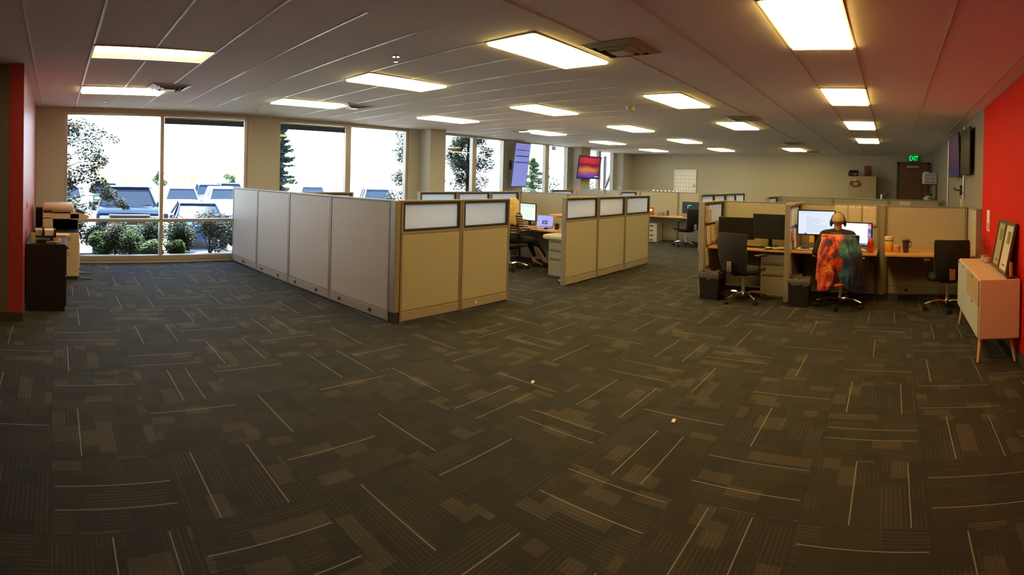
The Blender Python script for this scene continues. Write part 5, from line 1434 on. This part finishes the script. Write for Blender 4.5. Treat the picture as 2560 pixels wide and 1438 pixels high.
def blob(name, m, parent, caps=(), ells=(), voxel=.009, smooth=3, label=None):
    bm = bmesh.new()
    for c in caps: capsule(bm, *c)
    for e in ells: ell(bm, *e)
    bmesh.ops.recalc_face_normals(bm, faces=bm.faces[:])
    me = bpy.data.meshes.new(name); bm.to_mesh(me); bm.free(); me.materials.append(m)
    o = link(bpy.data.objects.new(name, me), parent)
    r = o.modifiers.new('r', 'REMESH'); r.mode = 'VOXEL'; r.voxel_size = voxel; r.use_smooth_shade = True
    if smooth:
        s = o.modifiers.new('s', 'SMOOTH'); s.iterations = smooth; s.factor = .5
    if label: o['label'] = label
    return o
def hand(palm, direc, side, curl=.5):
    """palm centre, pointing direction, side=+1 thumb towards +x"""
    P = Vector(palm); D = Vector(direc).normalized(); S = Vector((side, 0, 0)); S = (S-D*S.dot(D)).normalized(); U = D.cross(S)*(1 if side > 0 else -1)
    if U.z < 0: U = -U
    c = []
    W = P-D*.045
    c.append((P-D*.035-S*.018, .017, P+D*.03-S*.024, .014)); c.append((P-D*.035, .018, P+D*.035, .015)); c.append((P-D*.035+S*.018, .017, P+D*.03+S*.024, .014))
    for k, (off, L) in enumerate(((.030, .070), (.010, .078), (-.011, .072), (-.030, .056))):
        a = P+D*.035+S*off
        b_ = a+(D*.75-U*.30*curl+S*off*.4)*L*.55
        e = b_+(D*.55-U*.85*curl)*L*.5
        c.append((a, .0095, b_, .0085)); c.append((b_, .0085, e, .0070))
    t0 = P-D*.02+S*.03; t1 = t0+(D*.55+S*.8-U*.2)*.035; t2 = t1+(D*.9+S*.15-U*.3)*.03
    c.append((P-D*.03+S*.01, .015, t0, .013)); c.append((t0, .0125, t1, .0105)); c.append((t1, .0105, t2, .0085))
    return c
skin = mat('skin', (.62, .28, .16), .5, var=.06, scale=12)
skin2 = mat('skin_fair', (.66, .36, .24), .5, var=.05, scale=12)
tshirt = mat('black_tshirt', (.016, .018, .017), .85, var=.2, scale=14, bump=.4, bscale=18)
trous = mat('dark_trousers', (.016, .017, .022), .8, var=.2, scale=14, bump=.3, bscale=22)
def head_parts(c, k=1.0, tilt=0.0):
    """face towards +y"""
    x, y, z = c
    return [((x, y-.008, z+.02), (.075*k, .093*k, .095*k)), ((x, y+.018, z-.035), (.056*k, .066*k, .075*k)), ((x, y+.03, z-.082), (.034*k, .036*k, .026*k)),
            ((x, y+.088*k, z-.022), (.013, .02, .022)), ((x, y+.08*k, z+.01), (.010, .018, .022)),
            ((x-.030, y+.074, z+.018), (.016, .012, .009)), ((x+.030, y+.074, z+.018), (.016, .012, .009)),
            ((x, y+.078, z-.058), (.024, .012, .007)), ((x, y+.075, z-.069), (.021, .012, .008)),
            ((x-.076*k, y-.002, z-.012), (.010, .02, .032)), ((x+.076*k, y-.002, z-.012), (.010, .02, .032)),
            ((x, y+.05, z+.038), (.05, .035, .014))]
# --- man in cap (local +y is where he faces)
man = empty('person', (-0.76, 7.50, 0), 0.03, 'person in black t-shirt and tan cap typing at desk, seen from behind', 'person')
HZ = 1.18
sh = {s: Vector((s*.205, .03, .975)) for s in (-1, 1)}
elb = {-1: Vector((-.315, .02, .70)), 1: Vector((.27, .02, .70))}
wri = {-1: Vector((-.19, .25, .772)), 1: Vector((.18, .25, .772))}
hip = {s: Vector((s*.10, .02, .555)) for s in (-1, 1)}
kne = {-1: Vector((-.19, .44, .54)), 1: Vector((.17, .45, .54))}
ank = {-1: Vector((-.17, .40, .12)), 1: Vector((.16, .52, .12))}
body = [((0, .0, .60), .13, (0, .02, .80), .13), ((0, .02, .80), .135, (0, .035, .93), .14), ((-.12, .03, .955), .07, (.12, .03, .955), .07), ((0, .03, .98), .062, (0, .035, 1.10), .058), ((-.08, 0, .57), .12, (.08, 0, .57), .12)]
for s in (-1, 1):
    body += [(sh[s], .058, elb[s], .042), (elb[s], .042, wri[s], .027), (hip[s], .085, kne[s], .062), (kne[s], .060, ank[s], .040), (ank[s], .042, ank[s]+Vector((0, .16, -.075)), .035)]
    body += hand(wri[s]+Vector((-s*.02, .055, .0)), (-s*.15, 1, -.06), -s, .6)
blob('body', skin, man, body, head_parts((0, .045, HZ)), .0085, 3)
st = [((0, .0, .58), .148, (0, .02, .80), .146), ((0, .02, .80), .150, (0, .03, .92), .152), ((-.115, .028, .945), .082, (.115, .028, .945), .082), ((0, .022, .985), .072, (0, .028, 1.02), .064)]
for s in (-1, 1): st += [(sh[s]+Vector((-s*.02, 0, 0)), .082, sh[s]+(elb[s]-sh[s])*.85, .066), ((s*.03, .02, 1.03), .056, sh[s]+Vector((-s*.03, 0, .015)), .072)]
shirt = blob('tshirt', tshirt, man, st, (), .011, 2)
tr = [((-.08, 0, .575), .135, (.08, 0, .575), .135)]
for s in (-1, 1): tr += [(hip[s], .098, kne[s], .074), (kne[s], .074, ank[s]+Vector((0, 0, .03)), .055)]
blob('trousers', trous, man, tr, (), .012, 2)
for s in (-1, 1): blob('shoe', M['black_fabric'], man, [(ank[s]+Vector((0, -.03, -.065)), .046, ank[s]+Vector((0, .17, -.080)), .036)], (), .01, 2)
cap = MB()
capm = mat('tan_cap', (.42, .34, .17), .75, var=.12, scale=20, bump=.3)
def capf(u, v):
    a = 2*PI*u; t = v*PI*.5
    r = .091*math.cos(t*.97)+.001; 
    dz = -.012*math.cos(a+PI/2)*(1-v)
    return (r*math.cos(a)*.93, .036+r*1.12*math.sin(a), HZ+.026+.098*math.sin(t)+dz-(.028*(1-v) if math.sin(a) < -.3 else 0))
cap.grid(capf, 32, 10)
bmesh.ops.remove_doubles(cap.bm, verts=cap.bm.verts[:], dist=.0005)
cap_o = cap.build('cap', capm, man, smooth=True, solid=.004)
MB().grid(lambda u, v: ((u-.5)*.13*(1-.35*v), .125+.07*v-.05*(2*u-1)**2, HZ+.045-.01*v-.016*(2*u-1)**2), 10, 4).build('cap_brim', capm, cap_o, smooth=True, solid=.004)
MB().tube([(-.045, -.062, HZ+.012), (0, -.070, HZ-.0), (.05, -.060, HZ+.012)], .007, 8).build('cap_strap', mat('cap_strap', (.25, .12, .05), .6), cap_o, smooth=True)
text_mesh('KURCHELLA', .026, 'neck_print', mat('shirt_print', (.5, .5, .42), .7), man, (-.01, -.20, 1.035), (PI/2, 0, 0), .0)
np_ = [q for q in man.children if q.name.startswith('neck_print')][0]
sw = np_.modifiers.new('w', 'SHRINKWRAP'); sw.target = shirt; sw.wrap_method = 'PROJECT'; sw.use_project_y = True; sw.use_project_z = False; sw.use_positive_direction = True; sw.use_negative_direction = True; sw.offset = .004
# headphones
hp = empty('headphones', (-0.76, 7.50, 0), 0.03, 'black over-ear headphones worn over the tan cap', 'headphones')
MB().tube([(.102*math.cos(a), .040, HZ-.01+.137*math.sin(a)) for a in [PI*k/18 for k in range(19)]], .0075, 8).build('headband', M['black_plastic'], hp, smooth=True)
for s in (-1, 1):
    e = MB().sph((s*.098, .040, HZ-.022), .05, (.48, .82, 1.05), 18); e.build('ear_cup', M['black_plastic'], hp, smooth=True)
# jacket hung over the chair back
def jacket_mat():
    m, t, b, out = nt('fire_and_ice_print'); g = G(t)
    tc = g.n('ShaderNodeTexCoord').outputs['Object']; p = g.sep(tc)
    warp = g.xyz(g.m('MULTIPLY', p[0], 1.0), 0.0, g.m('MULTIPLY', p[2], .62))
    n1 = g.noise(warp, 5.2, 5, .60, 1.1); n2 = g.noise(g.xyz(p[0], 4.0, g.m('MULTIPLY', p[2], .5)), 5.5, 5, .6, 1.3)
    n3 = g.noise(g.xyz(p[0], 8.0, p[2]), 30.0, 3)
    fire = g.ramp(g.m('ADD', n1, g.m('MULTIPLY', g.m('SUBTRACT', n3, .5), .12)), [(.36, (.025, .006, .006)), (.44, (.16, .012, .004)), (.50, (.72, .045, .006)), (.57, (.92, .16, .010)), (.64, (.98, .42, .02)), (.72, (1.0, .72, .10))])
    ice = g.ramp(g.m('ADD', n2, g.m('MULTIPLY', g.m('SUBTRACT', n3, .5), .12)), [(.36, (.006, .008, .035)), (.46, (.010, .035, .12)), (.54, (.02, .12, .22)), (.62, (.06, .28, .28)), (.74, (.30, .50, .40))])
    f = g.m('ADD', g.m('MULTIPLY', g.m('ADD', p[0], -.015), 14.0), g.m('ADD', .5, g.m('MULTIPLY', g.m('SUBTRACT', n2, .5), 3.0)), clamp=True)
    g.put(b.inputs['Base Color'], g.mix(f, fire, ice)); b.inputs['Roughness'].default_value = .55; b.inputs['Sheen Weight'].default_value = .2
    return m
jk = empty('jacket', (-0.70, 7.46, 0), 0.03, 'orange and teal flame print jacket draped over the man\'s chair back', 'jacket')
jb = MB()
def jf(u, v):
    # v 0 top edge .. 1 hem; outer cloth behind the chair
    z = 1.015-.70*v-.02*math.sin(u*9)*v-(.05*(2*u-1)**2*v)+.03*math.exp(-((u-.62)/.1)**2)*v
    w_ = .258+.045*v**.8
    x = (u*2-1)*w_
    x += .012*math.sin(v*9+u*3)
    bulge = .045*math.sin(PI*v*.9)+.020*math.sin(u*17+v*2.5)*v+.012*math.sin(u*31+4*v)*v
    side = abs(2*u-1)
    y = -.360-.030*min(1, v*3)-bulge+.10*side**5
    if v < .06: y += .03*(1-v/.06)
    return (x, y, z)
jb.grid(jf, 48, 40)
jb.build('back_panel', jacket_mat(), jk, smooth=True, solid=.010)
jm = bpy.data.materials['fire_and_ice_print']
jt = MB()
def jt_(u, v):
    x = (u*2-1)*.25; a = v
    y = -.360+.03+(.12*a); z = 1.015+.012*math.sin(PI*min(1, a*1.2))-(.30*max(0, a-.35)**1.2)
    return (x, y, z)
jt.grid(jt_, 24, 10)
jt.build('front_fold', jm, jk, smooth=True, solid=.008)
for s in (-1, 1):
    sl = MB(); sl.tube([(s*.235, -.30, .92), (s*.262, -.31, .78), (s*.268, -.30, .60), (s*.282, -.30, .42), (s*.28, -.30, .33)], [.03, .042, .044, .040, .03], 12)
    sl.build('sleeve', jm, jk, smooth=True)
hd = MB(); hd.tube([(-.16, -.385, .40), (-.05, -.395, .355), (.06, -.39, .375), (.13, -.385, .40)], [.018, .024, .024, .016], 10)
hd.build('hem_band', mat('orange_hem', (.85, .14, .015), .6, var=.2, scale=20), jk, smooth=True)

# --- woman (local +y is where she faces)
wo = empty('person', (-6.43, 7.46, 0), -0.28, 'blonde person in striped top and black trousers seated at the laptop desk', 'person')
HW = 1.20
sh = {s: Vector((s*.17, .02, .99)) for s in (-1, 1)}
elb = {-1: Vector((-.23, .12, .76)), 1: Vector((.22, .06, .74))}
wri = {-1: Vector((-.14, .36, .775)), 1: Vector((.15, .32, .77))}
hip = {s: Vector((s*.09, .02, .56)) for s in (-1, 1)}
kne = {-1: Vector((-.10, .42, .53)), 1: Vector((.13, .40, .52))}
ank = {-1: Vector((-.02, .52, .12)), 1: Vector((.12, .66, .13))}
body = [((0, 0, .60), .115, (0, .01, .80), .105), ((0, .01, .80), .11, (0, .02, .95), .115), ((-.10, .02, .97), .058, (.10, .02, .97), .058), ((0, .02, 1.0), .05, (0, .035, 1.12), .043), ((-.08, 0, .57), .11, (.08, 0, .57), .11)]
for s in (-1, 1):
    body += [(sh[s], .046, elb[s], .034), (elb[s], .034, wri[s], .022), (hip[s], .078, kne[s], .055), (kne[s], .052, ank[s], .032), (ank[s], .034, ank[s]+Vector((.01, .13, -.08)), .026)]
    body += hand(wri[s]+Vector((-s*.015, .055, 0)), (-s*.1, 1, -.06), -s, .5)
blob('body', skin2, wo, body, head_parts((0, .045, HW), .95), .0085, 3)
def stripes():
    m, t, b, out = nt('striped_knit'); g = G(t)
    tc = g.n('ShaderNodeTexCoord').outputs['Object']; p = g.sep(tc)
    f = g.m('FRACT', g.m('ADD', g.m('MULTIPLY', p[2], 22.0), g.m('MULTIPLY', g.noise(tc, 9.0, 2), 1.2)))
    g.put(b.inputs['Base Color'], g.mix(g.m('GREATER_THAN', f, .62), (.06, .03, .025), (.50, .38, .30))); b.inputs['Roughness'].default_value = .9
    return m
st = [((0, 0, .60), .132, (0, .01, .80), .122), ((0, .01, .80), .126, (0, .02, .94), .128), ((-.095, .02, .962), .070, (.095, .02, .962), .070)]
for s in (-1, 1): st += [(sh[s]+Vector((-s*.01, 0, 0)), .068, elb[s], .052), (elb[s], .050, elb[s]+(wri[s]-elb[s])*.55, .042)]
blob('striped_top', stripes(), wo, st, (), .011, 2)
tr = [((-.075, 0, .575), .125, (.075, 0, .575), .125)]
for s in (-1, 1): tr += [(hip[s], .088, kne[s], .064), (kne[s], .064, ank[s]+Vector((0, -.01, .10)), .042)]
blob('trousers', trous, wo, tr, (), .012, 2)
hair = mat('blonde_hair', (.70, .48, .17), .45, var=.3, scale=26, bump=.6, bscale=50)
hc = [((0, -.02, HW+.03), .095, (-.01, -.05, HW-.08), .085), ((-.04, -.075, HW-.06), .06, (-.05, -.115, HW-.28), .040), ((.03, -.075, HW-.06), .065, (.06, -.11, HW-.34), .035), ((.07, -.02, HW+.0), .04, (.10, -.06, HW-.22), .035), ((.10, -.06, HW-.2), .035, (.10, -.07, HW-.36), .018), ((-.075, -.01, HW), .035, (-.10, -.04, HW-.24), .028), ((.07, .0, HW+.02), .045, (.11, -.02, HW-.16), .048), ((.11, -.02, HW-.16), .048, (.14, -.04, HW-.36), .03), ((.07, .035, HW+.03), .042, (.105, .02, HW-.16), .045), ((.02, -.10, HW-.2), .06, (.05, -.12, HW-.42), .03)]
blob('hair', hair, wo, hc, [((0, .005, HW+.045), (.088, .098, .082))], .011, 2)
for s in (-1, 1): blob('flat_shoe', M['black_fabric'], wo, [(ank[s]+Vector((0, -.02, -.075)), .034, ank[s]+Vector((.012, .15, -.088)), .030)], (), .009, 2)
for s in (-1, 1):
    MB().sph(tuple(ank[s]+Vector((.014, .145, -.082))), .034, (1, 1.1, .85), 12).build('shoe_toe', M['white_plastic'], wo, smooth=True, label='white shoe toe')
# ------------------------------------------------------------------ daylight
w = bpy.data.worlds.new('sky'); scn.world = w; w.use_nodes = True
bg = w.node_tree.nodes['Background']
g = G(w.node_tree)
tc = g.n('ShaderNodeTexCoord').outputs['Generated']
zz = g.sep(tc)[2]
g.put(bg.inputs[0], g.ramp(zz, [(0.0, (0.80, 0.88, 1.0)), (0.5, (0.42, 0.62, 1.0))]))
bg.inputs[1].default_value = 4.2
sd = bpy.data.lights.new('sun', 'SUN'); so = bpy.data.objects.new('sun', sd); link(so)
sd.energy = 24; sd.angle = 0.01; sd.color = (1.0, 0.95, 0.86)
so.rotation_euler = Vector((0.40, -0.15, -0.90)).to_track_quat('-Z', 'Y').to_euler()
so.location = (0, 0, 20)
scn.view_settings.view_transform = 'Standard'
scn.view_settings.look = 'None'
scn.view_settings.gamma = 1
scn.view_settings.use_curve_mapping = False
scn.view_settings.exposure = 0.38

try:
    cy = scn.cycles
    cy.use_adaptive_sampling = True; cy.adaptive_threshold = 0.03; cy.adaptive_min_samples = 16
    cy.max_bounces = 7; cy.diffuse_bounces = 5; cy.glossy_bounces = 3; cy.transmission_bounces = 5; cy.transparent_max_bounces = 12
    cy.caustics_reflective = False; cy.caustics_refractive = False
except Exception:
    pass
